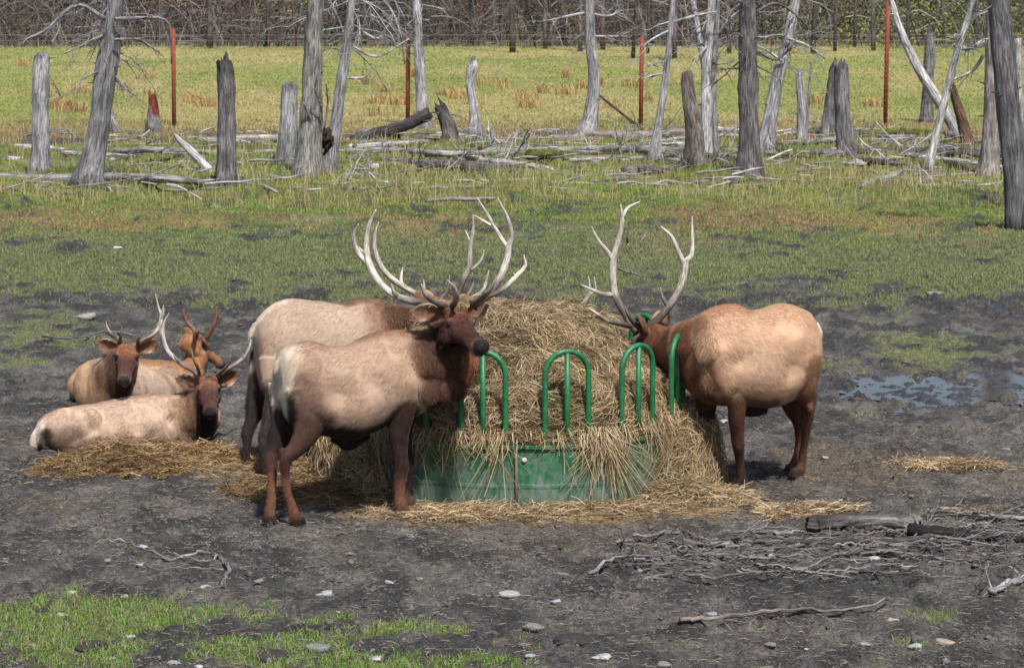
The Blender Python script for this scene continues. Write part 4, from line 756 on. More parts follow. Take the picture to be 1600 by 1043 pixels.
def build_litter():
    out = []
    X, Y, rg = scatter(230000, -60, 1660, 480, 1070, 81); px, py, Z = zones(X, Y); pr = np.clip(Z['S'] * .95 + .16 + .22 * sst(620, 700, py) * sst(900, 820, py), 0, 1) * (1 - .9 * Z['W']); k = (rg.random(len(X)) < pr) & (np.hypot(X - .05, Y - 22.6) > 1.38)
    Zk = {q: v[k] for q, v in Z.items()}; X, Y = X[k], Y[k]; n = len(X); z = terrain(X, Y) + clods(X, Y, Zk) + rg.uniform(.0, .03, n) * (1 + Zk['S'])
    az = rg.uniform(0, math.pi, n); az = np.where(rg.random(n) < .15, rg.normal(0, .35, n), az); D = np.stack([np.cos(az), np.sin(az), rg.normal(0, .12, n)], 1); s = Zk['S']
    c = straw_col(n, rg, .4, 1.25); c = np.where((s < .3)[:, None] & (rg.random((n, 1)) < .7), np.array([.21, .185, .155]) * rg.uniform(.3, 1.25, (n, 1)), c * (.55 + .45 * s)[:, None]); out.append(ribbons(np.stack([X, Y, z], 1), D, np.tile([0, 0, 1.0], (n, 1)), rg.uniform(.03, .17, n) * (.5 + .75 * s), rg.uniform(.0022, .0042, n), .45, c, rg, 3))
    V, Fc, C = join(out); tag(mk('straw_litter', V, Fc, M['straw'], col=C, smooth=False), 'loose straw stems trodden into the mud', 'straw', kind='stuff')
# ------------------------------------------------------------ feeder
FC = np.array([.045, 22.58, 0.0]); FR = 1.41
def circ(r, th, z): return np.array([FC[0] + r * math.cos(th), FC[1] + r * math.sin(th), z])
def build_feeder():
    root = empty('hay_feeder', FC); tag(root, 'round green steel ring feeder with arched hoops, filled with hay', 'hay feeder')
    # three curved sheets with rolled rims, overlapping at bolted seams
    n3 = 3; t0 = math.radians(-90.5)
    for k in range(n3):
        a0 = t0 + k * 2 * math.pi / n3 + .008; a1 = a0 + 2 * math.pi / n3 - .016; rings = []
        prof = [(.0, -.02), (.0, .16), (.003, .175), (.003, .19), (0, .205), (0, .46), (.006, .47), (.022, .485), (.022, .505), (.004, .512)]
        out = [(FR + q, z) for q, z in prof] + [(FR - .012, .505), (FR - .012, -.02)]
        for a in np.linspace(a0, a1, 60):
            dent = (vn(np.array([[a * 4.0, 0, 0]]), 5)[0] - .5) * .018
            rings.append([circ(r + dent, a, z + (vn(np.array([[a * 7.0, 1, 0]]), 6)[0] - .5) * .012) for r, z in out])
        V, Fc = loft(np.array(rings)); mk('ring_panel', V, Fc, M['panel'], root, smooth=False)
        # seam flange
        fl = []; 
        for z in (-.01, .25, .5): c = circ(FR + .012, a0 - .008, z); fl.append(c)
        v, f, _ = tube(np.array(fl), .012, 8); mk('seam_flange', v, f, M['wire'], root)
    # small round tag and bolts
    c = circ(FR + .02, t0 + .045, .40); v, f = ellipsoid(c, [np.array([.02, 0, 0]), np.array([0, 0, .02]), np.array([0, .004, 0])], 12)
    mk('round_tag', v, f, M['stone'], root, col=(.5, .5, .52))
    nh = 13; d = 2 * math.pi / nh
    for k in range(nh):
        if k in (8, 9, 10): continue   # gap on the far left
        a = math.radians(-73.7) + k * d; w = .182; da = w / FR; ztop = 1.24; rb = .023
        P = []
        for t in np.linspace(0, 1, 40):
            if t < .3: u, z = -1, .36 + (ztop - w - .36) * t / .3
            elif t > .7: u, z = 1, .36 + (ztop - w - .36) * (1 - t) / .3
            else: q = math.pi * (t - .3) / .4; u, z = -math.cos(q), ztop - w + math.sin(q) * w
            P.append(circ(FR - .03, a + u * da, z))
        v, f, _ = tube(np.array(P), rb, 12); h = mk('hoop', v, f, M['tube'], root)
        v, f, _ = tube(np.array([circ(FR - .03, a, .36), circ(FR - .03, a, .8), circ(FR - .03, a, ztop - .012)]), rb, 12); mk('centre_bar', v, f, M['tube'], root)
    return root
# ------------------------------------------------------------ hay
def hay_top(dx, dy, sk=True):
    r = np.hypot(dx, dy); th = np.arctan2(dy, dx)
    z = np.interp(r, [0, .3, .6, .9, 1.1, 1.25, 1.36, 1.42], [1.26, 1.25, 1.18, 1.06, .92, .80, .60, .50]) * 1.0
    z = z + .06 * sst(.6, 0, np.abs(dx + .1)) * sst(.9, .2, r); bk = (1.22 * sst(1.36, 1.26, r)) * sst(.1, .5, dy) * sst(1.25, .75, np.abs(dx)); z = np.where(r < 1.4, np.maximum(z, bk), z)
    sm = sst(math.radians(-48), math.radians(-22), th) * sst(math.radians(110), math.radians(80), th) + np.maximum(sst(math.radians(150), math.radians(165), th), sst(math.radians(-128), math.radians(-150), th))
    zo = np.interp(r, [1.40, 1.50, 1.58, 1.64, 1.68], [.62, .56, .44, .22, -.05]); zo = zo * sm - .1 * (1 - sm)
    z = np.where(r > 1.40, zo, z)
    n = fbm(np.stack([dx * 2.6, dy * 2.6], -1), 4, 90) - .5
    return z + n * .24 * (r < 1.36) + (fbm(np.stack([dx * 7, dy * 7], -1), 3, 94) - .5) * .12 * (r < 1.36) + n * .30 * (r >= 1.40) * (zo > .02)
def build_hay():
    g = np.linspace(-1.8, 1.8, 190); X, Y = np.meshgrid(g, g); x, y = X.ravel(), Y.ravel(); z = hay_top(x, y)
    P = np.stack([x, y], -1); z = z + (fbm(P * 11, 3, 91) - .5) * .06
    r = np.hypot(x, y); z = np.where(r > 1.74, -.12, z); k = len(g); i = np.arange(k - 1)[:, None] * k + np.arange(k - 1)[None, :]; a = i.ravel(); Fc = np.stack([a, a + 1, a + k + 1, a + k], 1)
    keep = (r[Fc].min(1) < 1.76); Fc = Fc[keep]
    # keep the mass inside the sheet steel where no skirt falls outside
    root = empty('hay_pile', FC); tag(root, 'great heap of loose hay heaped in and spilling over the green feeder', 'hay')
    mk('packed_hay', np.stack([x + FC[0], y + FC[1], z], 1), Fc, M['hay'], root)
    rg = np.random.default_rng(92); n = 95000; th = rg.uniform(-math.pi, math.pi, n); r = 1.72 * np.sqrt(rg.random(n)); r = np.where(rg.random(n) < .25, rg.uniform(1.2, 1.7, n), r); dx, dy = r * np.cos(th), r * np.sin(th)
    z = hay_top(dx, dy); e = .03; nx = -(hay_top(dx + e, dy) - hay_top(dx - e, dy)) / (2 * e); ny = -(hay_top(dx, dy + e) - hay_top(dx, dy - e)) / (2 * e); N = np.stack([np.clip(nx, -3, 3), np.clip(ny, -3, 3), np.ones(n)], 1); N /= np.linalg.norm(N, axis=1)[:, None]
    D = rg.normal(0, 1, (n, 3)); sw = fbm(np.stack([dx * 1.6, dy * 1.6], -1), 3, 95) * 9; D = D * .6 + np.stack([np.cos(sw), np.sin(sw), -.4 + 0 * sw], 1); skm = (sst(math.radians(-48), math.radians(-22), th) * sst(math.radians(110), math.radians(80), th) + np.maximum(sst(math.radians(150), math.radians(165), th), sst(math.radians(-128), math.radians(-150), th))) > .4
    D = np.where(((r > 1.38) & skm)[:, None], D + np.array([0, 0, -.45]), D); D = np.where(((r > 1.25) & ~skm)[:, None], D * np.array([1, 1, .2]), D)
    ok = (z > .0) & ~((r > 1.36) & (r < 1.44) & (z < .47)) & ~((r > 1.33) & ~skm & (rg.random(n) < .6)); 
    D = D - N * (D * N).sum(1)[:, None]; D /= np.linalg.norm(D, axis=1)[:, None] + 1e-6; N2 = N + rg.normal(0, .25, (n, 3))
    P = np.stack([dx + FC[0], dy + FC[1], z], 1) + N * rg.uniform(-.01, .05, n)[:, None]
    c = straw_col(n, rg, .55, 1.25) * (.25 + 1.4 * fbm(P * np.array([4, 4, 8]), 4, 96))[:, None]; gr = fbm(P * 2.2, 3, 97); c = np.where((gr > .58)[:, None], c * np.array([.75, .85, .75]), c)
    P, D, N2, c, r = P[ok], D[ok], N2[ok], c[ok], r[ok]; n = len(P); ln = rg.uniform(.10, .36, n) * np.where((r > 1.2) & (r < 1.45), .6, 1)
    V, Fc, C = ribbons(P, D, N2, ln, rg.uniform(.0026, .0052, n), .85, c, rg, 5)
    o = mk('hay_stems', V, Fc, M['straw'], root, col=C, smooth=False); tag(o, kind='stuff')
    # wisps hanging over the rim : (degrees, spread, count, length, sideways)
    out = []
    for deg, sp, cnt, l0, sdw in ((-97, 6, 22, .22, -.3), (-102, 3, 26, .16, -.3), (-111, 4, 40, .24, .2), (-122, 6, 50, .24, 0), (-130, 10, 40, .30, 0), (-62, 3.0, 170, .47, .5), (-66, 4, 70, .26, .5), (-52, 6, 30, .2, .3), (-34, 5, 90, .46, .4), (-25, 8, 160, .52, -.1), (-42, 3, 40, .34, .5), (-82, 14, 24, .10, .3), (-140, 10, 130, .4, 0), (-150, 8, 160, .5, 0), (-95, 1.5, 16, .50, -.45), (-75, 9, 14, .4, .1), (-112, 12, 16, .45, .1)):
        n = cnt; th = np.radians(rg.normal(deg, sp * .5, n)); L = l0 * (.12 + 1.1 * rg.random(n) ** 1.3); rr = rg.uniform(1.33, 1.42, n); z0 = rg.uniform(.50, .60, n); s = np.linspace(0, 1, 7)
        rad = rr[:, None] + (FR + rg.uniform(.03, .10, n) - rr)[:, None] * np.minimum(1, s * 3)[None, :] + rg.normal(0, .02, (n, 1)) * s; rad = np.maximum(rad, np.where(s > .3, FR + .028, 0)[None, :])
        zz = z0[:, None] + .05 * np.sin(np.minimum(s * 3, 1) * math.pi)[None, :] - (L[:, None] * (np.maximum(0, s - .15) / .85)[None, :]); zz = np.maximum(zz, .02); tt = th[:, None] + (sdw * L[:, None] / FR + rg.normal(0, .15, (n, 1)) * l0 * 2.5) * (s ** 1.2)[None, :]
        pts = np.stack([FC[0] + rad * np.cos(tt), FC[1] + rad * np.sin(tt), zz], -1); w = rg.uniform(.003, .0058, n) / 2; wv = np.stack([-np.sin(tt), np.cos(tt), np.zeros_like(tt)], -1) * w[:, None, None]
        V = np.stack([pts - wv, pts + wv], 2).reshape(-1, 3); i = np.arange(n)[:, None] * 14; Fc = np.concatenate([np.concatenate([i + np.array([2 * j, 2 * j + 1, 2 * j + 3]), i + np.array([2 * j, 2 * j + 3, 2 * j + 2])]) for j in range(6)])
        out.append((V, Fc, np.repeat(straw_col(n, rg, .6, 1.25), 14, 0)))
    V, Fc, C = join(out); o = mk('hanging_wisps', V, Fc, M['straw'], root, col=C, smooth=False); tag(o, kind='stuff')
    # low heap beside the lying bull
def heap(name, label, spots, n, seed, lo=.45, hi=1.15, tint=(1, 1, 1)):
    """spots: photo x,y of the middle, radii in metres along x and y, height"""
    rg = np.random.default_rng(seed); pts = []; c0 = None; meshes = []
    for x, y, ax, ay, h in spots:
        c = on(x, y); c0 = c if c0 is None else c0
        rr, tt = np.meshgrid(np.linspace(0, 1, 26), np.linspace(0, 2 * math.pi, 60)); rx = rr * np.cos(tt) * ax; ry = rr * np.sin(tt) * ay
        zz = h * (1 - rr ** 2) * (.5 + .9 * fbm(np.stack([rx * 4 + x, ry * 4], -1), 3, seed)) - .05 * rr ** 4; k = 26; i = (np.arange(59)[:, None] * k + np.arange(k - 1)[None, :]).ravel()
        V = np.stack([c[0] + rx, c[1] + ry, c[2] + zz], -1).reshape(-1, 3); meshes.append((V, np.concatenate([np.stack([i, i + 1, i + k + 1], 1), np.stack([i, i + k + 1, i + k], 1)])))
        m = int(n * ax * ay / sum(s[2] * s[3] for s in spots)); r = np.sqrt(rg.random(m)) * 1.12; t = rg.uniform(0, 2 * math.pi, m); dx, dy = r * np.cos(t) * ax, r * np.sin(t) * ay
        z = np.maximum(0, h * (1 - r ** 2)) * (.5 + .9 * fbm(np.stack([dx * 4 + x, dy * 4], -1), 3, seed)) + rg.uniform(0, .05, m); pts.append(np.stack([c[0] + dx, c[1] + dy, c[2] + z], 1))
    P = np.concatenate(pts); m = len(P); a = rg.uniform(0, 2 * math.pi, m); D = np.stack([np.cos(a), np.sin(a) * .7, rg.normal(0, .25, m)], 1); root = empty(name, c0); tag(root, label, 'hay')
    V, Fc = join(meshes); mk('packed_hay', V, Fc, M['hay'], root)
    V, Fc, C = ribbons(P, D, np.tile([0, 0, 1.0], (m, 1)) + rg.normal(0, .3, (m, 3)), rg.uniform(.1, .3, m), rg.uniform(.003, .006, m), .7, straw_col(m, rg, lo, hi) * np.array(tint) * (.5 + .9 * fbm(P * 5, 2, 3))[:, None], rg, 4)
    tag(mk('hay_stems', V, Fc, M['straw'], root, col=C, smooth=False), kind='stuff')
# ------------------------------------------------------------ dead trees, snags, logs
WG = (.46, .445, .455); WP = (.58, .56, .56); WD = (.115, .10, .10); WB = (.17, .085, .05); WM = (.35, .33, .335)
def branch_path(p, d, ln, rg, sag=.0, wig=.25, m=7):
    P = [p]; d = unit(d)
    for i in range(m - 1):
        d = unit(d + rg.normal(0, wig, 3) * .5 + np.array([0, 0, -sag])); P.append(P[-1] + d * ln / (m - 1))
    return np.array(P)
def twiggy(p, d, ln, r, rg, sag=0, wig=.25, sub=3, k=6, m=7, lvl=2):
    """a branch with its twigs, one mesh"""
    P = branch_path(p, d, ln, rg, sag, wig, m); out = [tube(P, np.linspace(r, r * .3, m), k, rough=.1, seed=int(rg.integers(99)))]
    if lvl > 0:
        for _ in range(sub):
            i = int(rg.integers(1, m - 1)); dd = unit(P[i + 1] - P[i]) + rg.normal(0, .65, 3); out += [twiggy(P[i], dd, ln * rg.uniform(.25, .55), max(r * .45, .004), rg, sag, wig * 1.2, 2, 4, 5, lvl - 1)]
    return join(out)
def trunk_pts(rows, Y0=None, lean=0.0):
    """rows: photo x, y, width px ; first row at the ground"""
    b = on(rows[0][0], rows[0][1]) if Y0 is None else AY(rows[0][0], rows[0][1], Y0); P = []; r = []
    for i, (x, y, w) in enumerate(rows):
        Y = b[1] + lean * i / max(1, len(rows) - 1); p = AY(x, y, Y) if i else b; P.append(p); r.append(w / 2 * mpp(p))
    return b, np.array(P), np.array(r)
def dead_tree(name, label, rows, col=WG, lean=0, branches=(), nb=0, bl=.8, seed=0, jag=.0, flare=1.25, cat='dead tree', stubs=0, rough=.16, bcol=None, sag=.05, down=0, blo=.35, group=None, darkfoot=True, topcol=None):
    b, P, r = trunk_pts(rows, lean=lean); rg = np.random.default_rng(seed + 500); n = 34; PP = cr(P, n); rr = cr(r[:, None], n)[:, 0]
    s = np.linspace(0, 1, n); rr = rr * (1 + (flare - 1) * np.exp(-s * 14)); PP[0] -= np.array([0, 0, .15])
    ph = np.sin(s * 5 + seed) * rr.mean() * .10; PP[:, 0] += ph * (s * (1 - s) * 4)
    root = empty(name, b); tag(root, label, cat, group); bcol = bcol or tuple(min(.5, c * 1.25) for c in col)
    V, Fc, L = tube(PP, rr, 26, rough=rough, seed=seed, jag=jag, nr=5)
    hb = np.exp(-np.maximum(V[:, 2] - b[2], 0) / .22); dxy = V[:, :2] - PP[1, :2]; ang = np.arctan2(dxy[:, 1], dxy[:, 0]); V[:, :2] += dxy * (hb * (.55 * (vn(np.stack([np.cos(ang) * 2 + seed, np.sin(ang) * 2], 1), seed) - .25)))[:, None]
    c = np.tile(col, (len(V), 1)) * (1 + .25 * (fbm(V * np.array([4, 4, 1.0]) + seed, 3, seed)[:, None] - .5)); hz = V[:, 2] - b[2]
    if jag > .05: c = c * (1 - .6 * sst(PP[-1, 2] - jag * 1.2 - b[2], PP[-1, 2] - b[2] + .05, hz + (fbm(V * 5, 2, 2) - .5) * .6))[:, None]
    if topcol: kk = sst(topcol[1] - .15, topcol[1] + .1, hz + (fbm(V * 6, 2, 7) - .5) * .6)[:, None]; c = c * (1 - kk) + np.array(topcol[0]) * kk
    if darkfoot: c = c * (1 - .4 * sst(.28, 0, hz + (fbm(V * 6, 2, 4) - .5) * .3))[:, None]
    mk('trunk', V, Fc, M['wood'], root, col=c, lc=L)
    def add(v): mk('branch', v[0], v[1], M['wood'], root, col=bcol, lc=v[2])
    for br in branches:   # explicit: list of (x,y,width px) in the photo, plus depth reach
        rws, dz = br; Q = []; rq = []
        for i, (x, y, w) in enumerate(rws): p = AY(x, y, b[1] + dz * i / max(1, len(rws) - 1)); Q.append(p); rq.append(w / 2 * mpp(p))
        Q = cr(np.array(Q), 14); rq = cr(np.array(rq)[:, None], 14)[:, 0]; out = [tube(Q, np.maximum(rq, .004), 8, rough=.15, seed=seed)]
        for _ in range(5):
            i = int(rg.integers(4, 13)); out.append(twiggy(Q[i], unit(Q[i] - Q[i - 1]) + rg.normal(0, .6, 3), rg.uniform(.2, .6), .010, rg, .04, .3, 2, 4, 5, 1))
        add(join(out))
    for k in range(nb):
        t = rg.uniform(blo, 1.0); i = min(n - 1, int(t * (n - 1))); a = rg.uniform(0, 2 * math.pi); d = np.array([math.cos(a), math.sin(a) * .7, rg.uniform(-.5, .25) - down])
        add(twiggy(PP[i] + d * rr[i] * .4, d, bl * rg.uniform(.5, 1.3), rg.uniform(.010, .022), rg, sag, .3, 4))
    for k in range(stubs):
        i = int(rg.integers(int(n * .25), n - 1)); a = rg.uniform(-.9, .9) + (math.pi if k % 2 else 0); d = np.array([math.cos(a), math.sin(a), rg.uniform(-.1, .4)])
        v = tube(np.array([PP[i] + d * rr[i] * .6, PP[i] + d * (rr[i] + .05), PP[i] + d * (rr[i] + rg.uniform(.07, .16))]), [.018, .012, .006], 6); mk('stub', v[0], v[1], M['wood'], root, col=tuple(c * .6 for c in col), lc=v[2])
    return root
def log(name, label, rows, col=WM, ends=None, z=None, seed=0, cat='log', group=None, moss=0, rough=.22, nb=0, dY=0, jag=.1, k=16):
    """rows: photo x,y (y of the line where it meets the ground), width px; rows may carry a height above the ground"""
    P = []; r = []; rg = np.random.default_rng(seed + 900)
    Yb = on(rows[0][0], rows[0][1])[1]
    for i, q in enumerate(rows):
        x, y, w = q[:3]; h = q[3] if len(q) > 3 else 0
        if h: p = AY(x, y, Yb + dY * i / max(1, len(rows) - 1))
        else:
            p = on(x, y); w_ = w / 2 * mpp(p); p = p + np.array([0, 0, w_ * .75 + (.01 if y > 600 else 0)])
        P.append(p); r.append(w / 2 * mpp(p))
    m = max(8, 5 * len(rows)); Q = cr(np.array(P), m); rr = cr(np.array(r)[:, None], m)[:, 0]; Q[1:-1] += rg.normal(0, .25, (m - 2, 3)) * rr[1:-1, None] * np.array([.1, .3, .3])
    V, Fc, L = tube(Q, np.maximum(rr, .006), k, rough=rough, seed=seed, jag=jag if jag else 0, nr=5)
    c = np.tile(col, (len(V), 1)) * (.8 + .4 * fbm(V * 3, 3, seed))[:, None]
    if moss:
        up = sst(.3, .8, (V[:, 2] - V[:, 2].min()) / (np.ptp(V[:, 2]) + 1e-6) * .9 + (fbm(V * 4, 3, 3) - .5) * moss); c = c * (1 - up[:, None]) + np.array([.14, .16, .025]) * up[:, None]
    out = [(V, Fc, L, c)]
    for _ in range(nb):
        i = int(rg.integers(1, m - 1)); d = np.array([rg.normal(), rg.normal(), abs(rg.normal()) + .2]); v = twiggy(Q[i], d, rg.uniform(.3, .9), .014, rg, .03, .35, 3, 5); out.append((*v, np.tile(np.array(col) * 1.2, (len(v[0]), 1))))
    V, Fc, L, c = join(out); o = mk(name, V, Fc, M['wood'], col=c, lc=L, origin=P[0]); tag(o, label, cat, group); return o
def build_snags():
    D = dead_tree
    D('snag', 'thick round grey snag with a knot ring, nearest the left edge', [(62, 274, 30), (63, 200, 27), (65, 120, 27), (66, 84, 24)], WG, seed=1, jag=.10, cat='snag', stubs=1)
    D('dead_tree', 'tall grey dead tree leaning right, ragged twigs near its top, between the two left snags', [(138, 288, 40), (150, 225, 34), (163, 140, 34), (174, 60, 34), (180, -60, 32), (184, -160, 28)], (.27, .26, .27), seed=2, lean=.6, nb=34, bl=1.4, blo=.50, stubs=7, down=.1,
      branches=[([(165, 30, 7), (120, 8, 6), (70, 48, 5), (30, 64, 3)], -.6), ([(180, 30, 6), (215, 28, 5), (262, 35, 4), (268, 100, 2)], .5), ([(178, 62, 5), (215, 62, 4), (250, 82, 2)], .4), ([(160, 55, 5), (130, 70, 4), (100, 84, 2)], -.4)])
    D('snag', 'small leaning dark stub behind the tall leaning dead tree', [(182, 209, 16), (176, 188, 12), (172, 166, 6)], WM, seed=3, jag=.08, cat='snag')
    D('snag', 'short pointed stump with a rust red top, left of the first red post', [(241, 209, 24), (240, 190, 21), (239, 170, 15), (238, 145, 11)], (.25, .235, .235), seed=4, jag=.3, rough=.3, topcol=((.22, .06, .035), .62), cat='snag')
    D('snag', 'dark split snag with a broken stepped top, right of the leaning log', [(353, 284, 30), (354, 200, 28), (352, 120, 25), (350, 92, 22)], (.23, .22, .22), seed=5, jag=.42, rough=.26, cat='snag')
    D('snag', 'pale blunt snag just left of the broad double trunk', [(446, 257, 32), (450, 190, 27), (454, 130, 25)], WG, seed=6, jag=.06, cat='snag')
    D('dead_tree', 'broadest pale trunk, a dark burl at its right foot', [(481, 281, 44), (484, 200, 36), (488, 100, 30), (494, 0, 26), (498, -90, 24), (500, -170, 20)], (.34, .325, .30), seed=7, nb=7, bl=.8, blo=.6, stubs=3, branches=[([(497, 230, 5), (486, 190, 4), (474, 160, 3)], -.4), ([(500, 215, 4), (503, 175, 3), (490, 138, 2)], -.5), ([(506, 205, 4), (512, 160, 3), (509, 128, 2)], -.4)])
    b = on(508, 278); V, Fc = ellipsoid(AY(509, 219, b[1] - .05), [np.array([.14, 0, 0]), np.array([0, .14, 0]), np.array([0, 0, .22])], 18); V += (fbm(np.stack([V[:, 0], V[:, 1], V[:, 2]], 1) * 14, 4, 1)[:, None] - .5) * np.array([.34, .3, .4])
    tr = [o for o in bpy.data.objects if o.name == 'dead_tree.001'][0]; mk('burl', V, Fc, M['wood'], tr, col=(.07, .04, .03), lc=V)
    D('dead_tree', 'slim grey dead tree leaning right with drooping twigs, beside the broadest trunk', [(514, 273, 21), (522, 210, 19), (535, 120, 17), (548, 30, 14), (556, -60, 11), (562, -150, 8)], WG, seed=8, lean=-.3, nb=34, bl=1.5, blo=.48, stubs=6, sag=.12, branches=[([(540, 122, 4), (560, 122, 4), (575, 118, 2)], .2), ([(556, -30, 5), (600, 0, 5), (625, 50, 4), (632, 100, 2)], .3), ([(552, 40, 5), (590, 60, 4), (612, 30, 2)], .3), ([(545, 70, 5), (590, 88, 4), (640, 60, 2)], .2)])
    D('dead_tree', 'straight slender grey dead tree just right of the second red post', [(662, 200, 20), (659, 150, 18), (654, 60, 15), (651, 0, 13), (649, -90, 10)], WG, seed=9, nb=4, blo=.6, bl=.7, stubs=7)
    D('snag', 'pale twisted snag with a hooked top, right of the root stump', [(742, 211, 19), (741, 170, 15), (735, 130, 14), (738, 105, 18), (739, 90, 6)], WP, seed=10, jag=.10, cat='snag', stubs=2)
    D('dead_tree', 'bent grey trunk with a dark foot, midway along the fence', [(914, 214, 30), (924, 175, 21), (928, 120, 19), (922, 70, 17), (920, 0, 15), (919, -90, 13)], WG, seed=11, nb=8, bl=.9, blo=.55, stubs=4, branches=[([(915, 20, 4), (885, 26, 4), (858, 32, 2)], -.3), ([(925, 22, 4), (950, 25, 3), (972, 16, 2)], .3), ([(926, 57, 4), (950, 57, 3), (980, 57, 2)], .3)])
    D('dead_tree', 'thin dead tree right of the third red post, leaning slightly right', [(1023, 254, 20), (1028, 200, 13), (1037, 140, 11), (1046, 60, 9), (1053, -20, 7), (1057, -100, 5)], WG, seed=12, nb=7, bl=.7, blo=.5, stubs=5, branches=[([(1036, 115, 4), (1020, 118, 3), (1003, 124, 2)], -.2), ([(1045, 48, 4), (1022, 60, 4), (1005, 72, 2)], -.3), ([(1050, 35, 4), (1085, 25, 4), (1120, 18, 2)], .3)])
    D('snag', 'brownish blunt snag leaning on the forked pale tree', [(1088, 259, 34), (1083, 200, 27), (1077, 150, 22), (1074, 112, 18)], (.30, .26, .23), seed=13, jag=.08, cat='snag')
    D('dead_tree', 'pale forked dead tree behind the brownish blunt snag', [(1101, 254, 22), (1103, 180, 18), (1104, 110, 15), (1110, 40, 13), (1114, -20, 12), (1117, -110, 9)], WP, seed=14, nb=6, bl=.7, blo=.5, stubs=3, branches=[([(1104, 120, 11), (1095, 70, 11), (1085, 15, 9), (1079, -60, 7)], .2), ([(1106, 72, 4), (1098, 80, 4), (1083, 92, 2)], -.3)])
    D('dead_tree', 'thin dead pole standing behind the forked pale tree', [(1122, 254, 13), (1116, 200, 11), (1115, 130, 10), (1119, 60, 9), (1122, -40, 8), (1124, -110, 6)], WM, seed=15, nb=4, bl=.6, blo=.5, branches=[([(1118, 60, 4), (1140, 30, 4), (1165, 10, 3)], 0)])
    D('dead_tree', 'stout dark grey shaggy trunk standing before the leaning pale trunk', [(1173, 283, 38), (1171, 210, 31), (1170, 120, 31), (1168, 40, 28), (1166, -60, 26), (1165, -160, 22)], (.20, .185, .185), seed=16, nb=18, bl=1.0, blo=.45, stubs=6, rough=.25, branches=[([(1158, 5, 5), (1140, 25, 4), (1148, 70, 3), (1165, 90, 2)], -.4), ([(1180, 20, 5), (1210, 5, 4), (1240, 20, 3), (1270, 50, 2)], .2), ([(1182, 80, 5), (1215, 92, 4), (1245, 60, 3)], .3)])
    D('dead_tree', 'pale trunk leaning right behind the stout shaggy one', [(1193, 243, 28), (1203, 190, 23), (1216, 120, 20), (1232, 50, 17), (1246, -20, 14), (1258, -110, 10)], WG, seed=17, lean=.4, nb=18, bl=1.0, blo=.45, stubs=4, branches=[([(1230, 60, 5), (1262, 72, 4), (1290, 92, 2)], .3), ([(1222, 96, 4), (1200, 80, 4), (1180, 70, 2)], -.2)])
    D('snag', 'slim pale snag left of the twin broken stumps', [(1254, 229, 18), (1252, 170, 14), (1249, 112, 12)], WG, seed=18, jag=.08, cat='snag')
    D('dead_tree', 'thin bare stick of a tree beside the slim pale snag', [(1258, 224, 6), (1262, 170, 5), (1268, 95, 3)], WM, seed=19, nb=2, bl=.3)
    D('snag', 'rear one of the twin broken stumps, leaning right', [(1294, 213, 26), (1300, 160, 22), (1306, 115, 20), (1309, 98, 16)], (.22, .21, .21), seed=20, jag=.22, cat='snag', rough=.22)
    D('snag', 'front one of the twin broken stumps, upright with a jagged top', [(1321, 253, 30), (1318, 190, 25), (1316, 130, 23), (1314, 98, 19)], (.24, .225, .23), seed=21, jag=.30, cat='snag', rough=.24)
    D('dead_tree', 'long pale trunk leaning left across the right red post gap', [(1500, 213, 19), (1475, 170, 18), (1440, 115, 15), (1410, 55, 12), (1388, -10, 9), (1366, -80, 6)], WP, seed=22, lean=.3, stubs=5, nb=3, blo=.7, bl=.5, flare=1)
    D('dead_tree', 'pale slim tree leaning right and crossing the long leaning trunk', [(1450, 269, 14), (1462, 215, 13), (1478, 150, 12), (1496, 80, 11), (1518, 10, 9), (1540, -60, 7)], WP, seed=23, nb=6, bl=.7, blo=.6, branches=[([(1492, 72, 9), (1515, 75, 8), (1540, 62, 6)], .3), ([(1538, 85, 6), (1520, 110, 5), (1490, 125, 3)], -.2)])
    D('snag', 'tall straight snag behind the crossing pale trunks', [(1448, 191, 20), (1450, 130, 17), (1452, 80, 16), (1453, 40, 6)], (.24, .23, .24), seed=24, jag=.2, cat='snag')
    D('snag', 'red brown leaning snag at the right of the crossing trunks', [(1513, 228, 20), (1502, 185, 17), (1487, 133, 12)], (.17, .10, .07), seed=25, jag=.1, cat='snag', darkfoot=False)
    D('dead_tree', 'trunk half red brown and half bleached white, left of the nearest right trunk', [(1543, 279, 30), (1547, 210, 25), (1550, 120, 23), (1553, 30, 22), (1556, -70, 19)], (.40, .36, .34), seed=26, nb=5, bl=.8, blo=.6, stubs=4)
    D('dead_tree', 'nearest big dark furrowed trunk at the right edge, its foot lowest', [(1587, 356, 28), (1585, 290, 32), (1579, 200, 36), (1571, 100, 36), (1563, 0, 34), (1556, -100, 30), (1550, -200, 26)], (.20, .19, .20), seed=27, nb=8, bl=.8, blo=.55, stubs=7, rough=.22)
    D('dead_tree', 'second stem close behind the nearest right trunk', [(1597, 330, 14), (1596, 250, 14), (1592, 180, 12), (1590, 60, 10)], WG, seed=28)
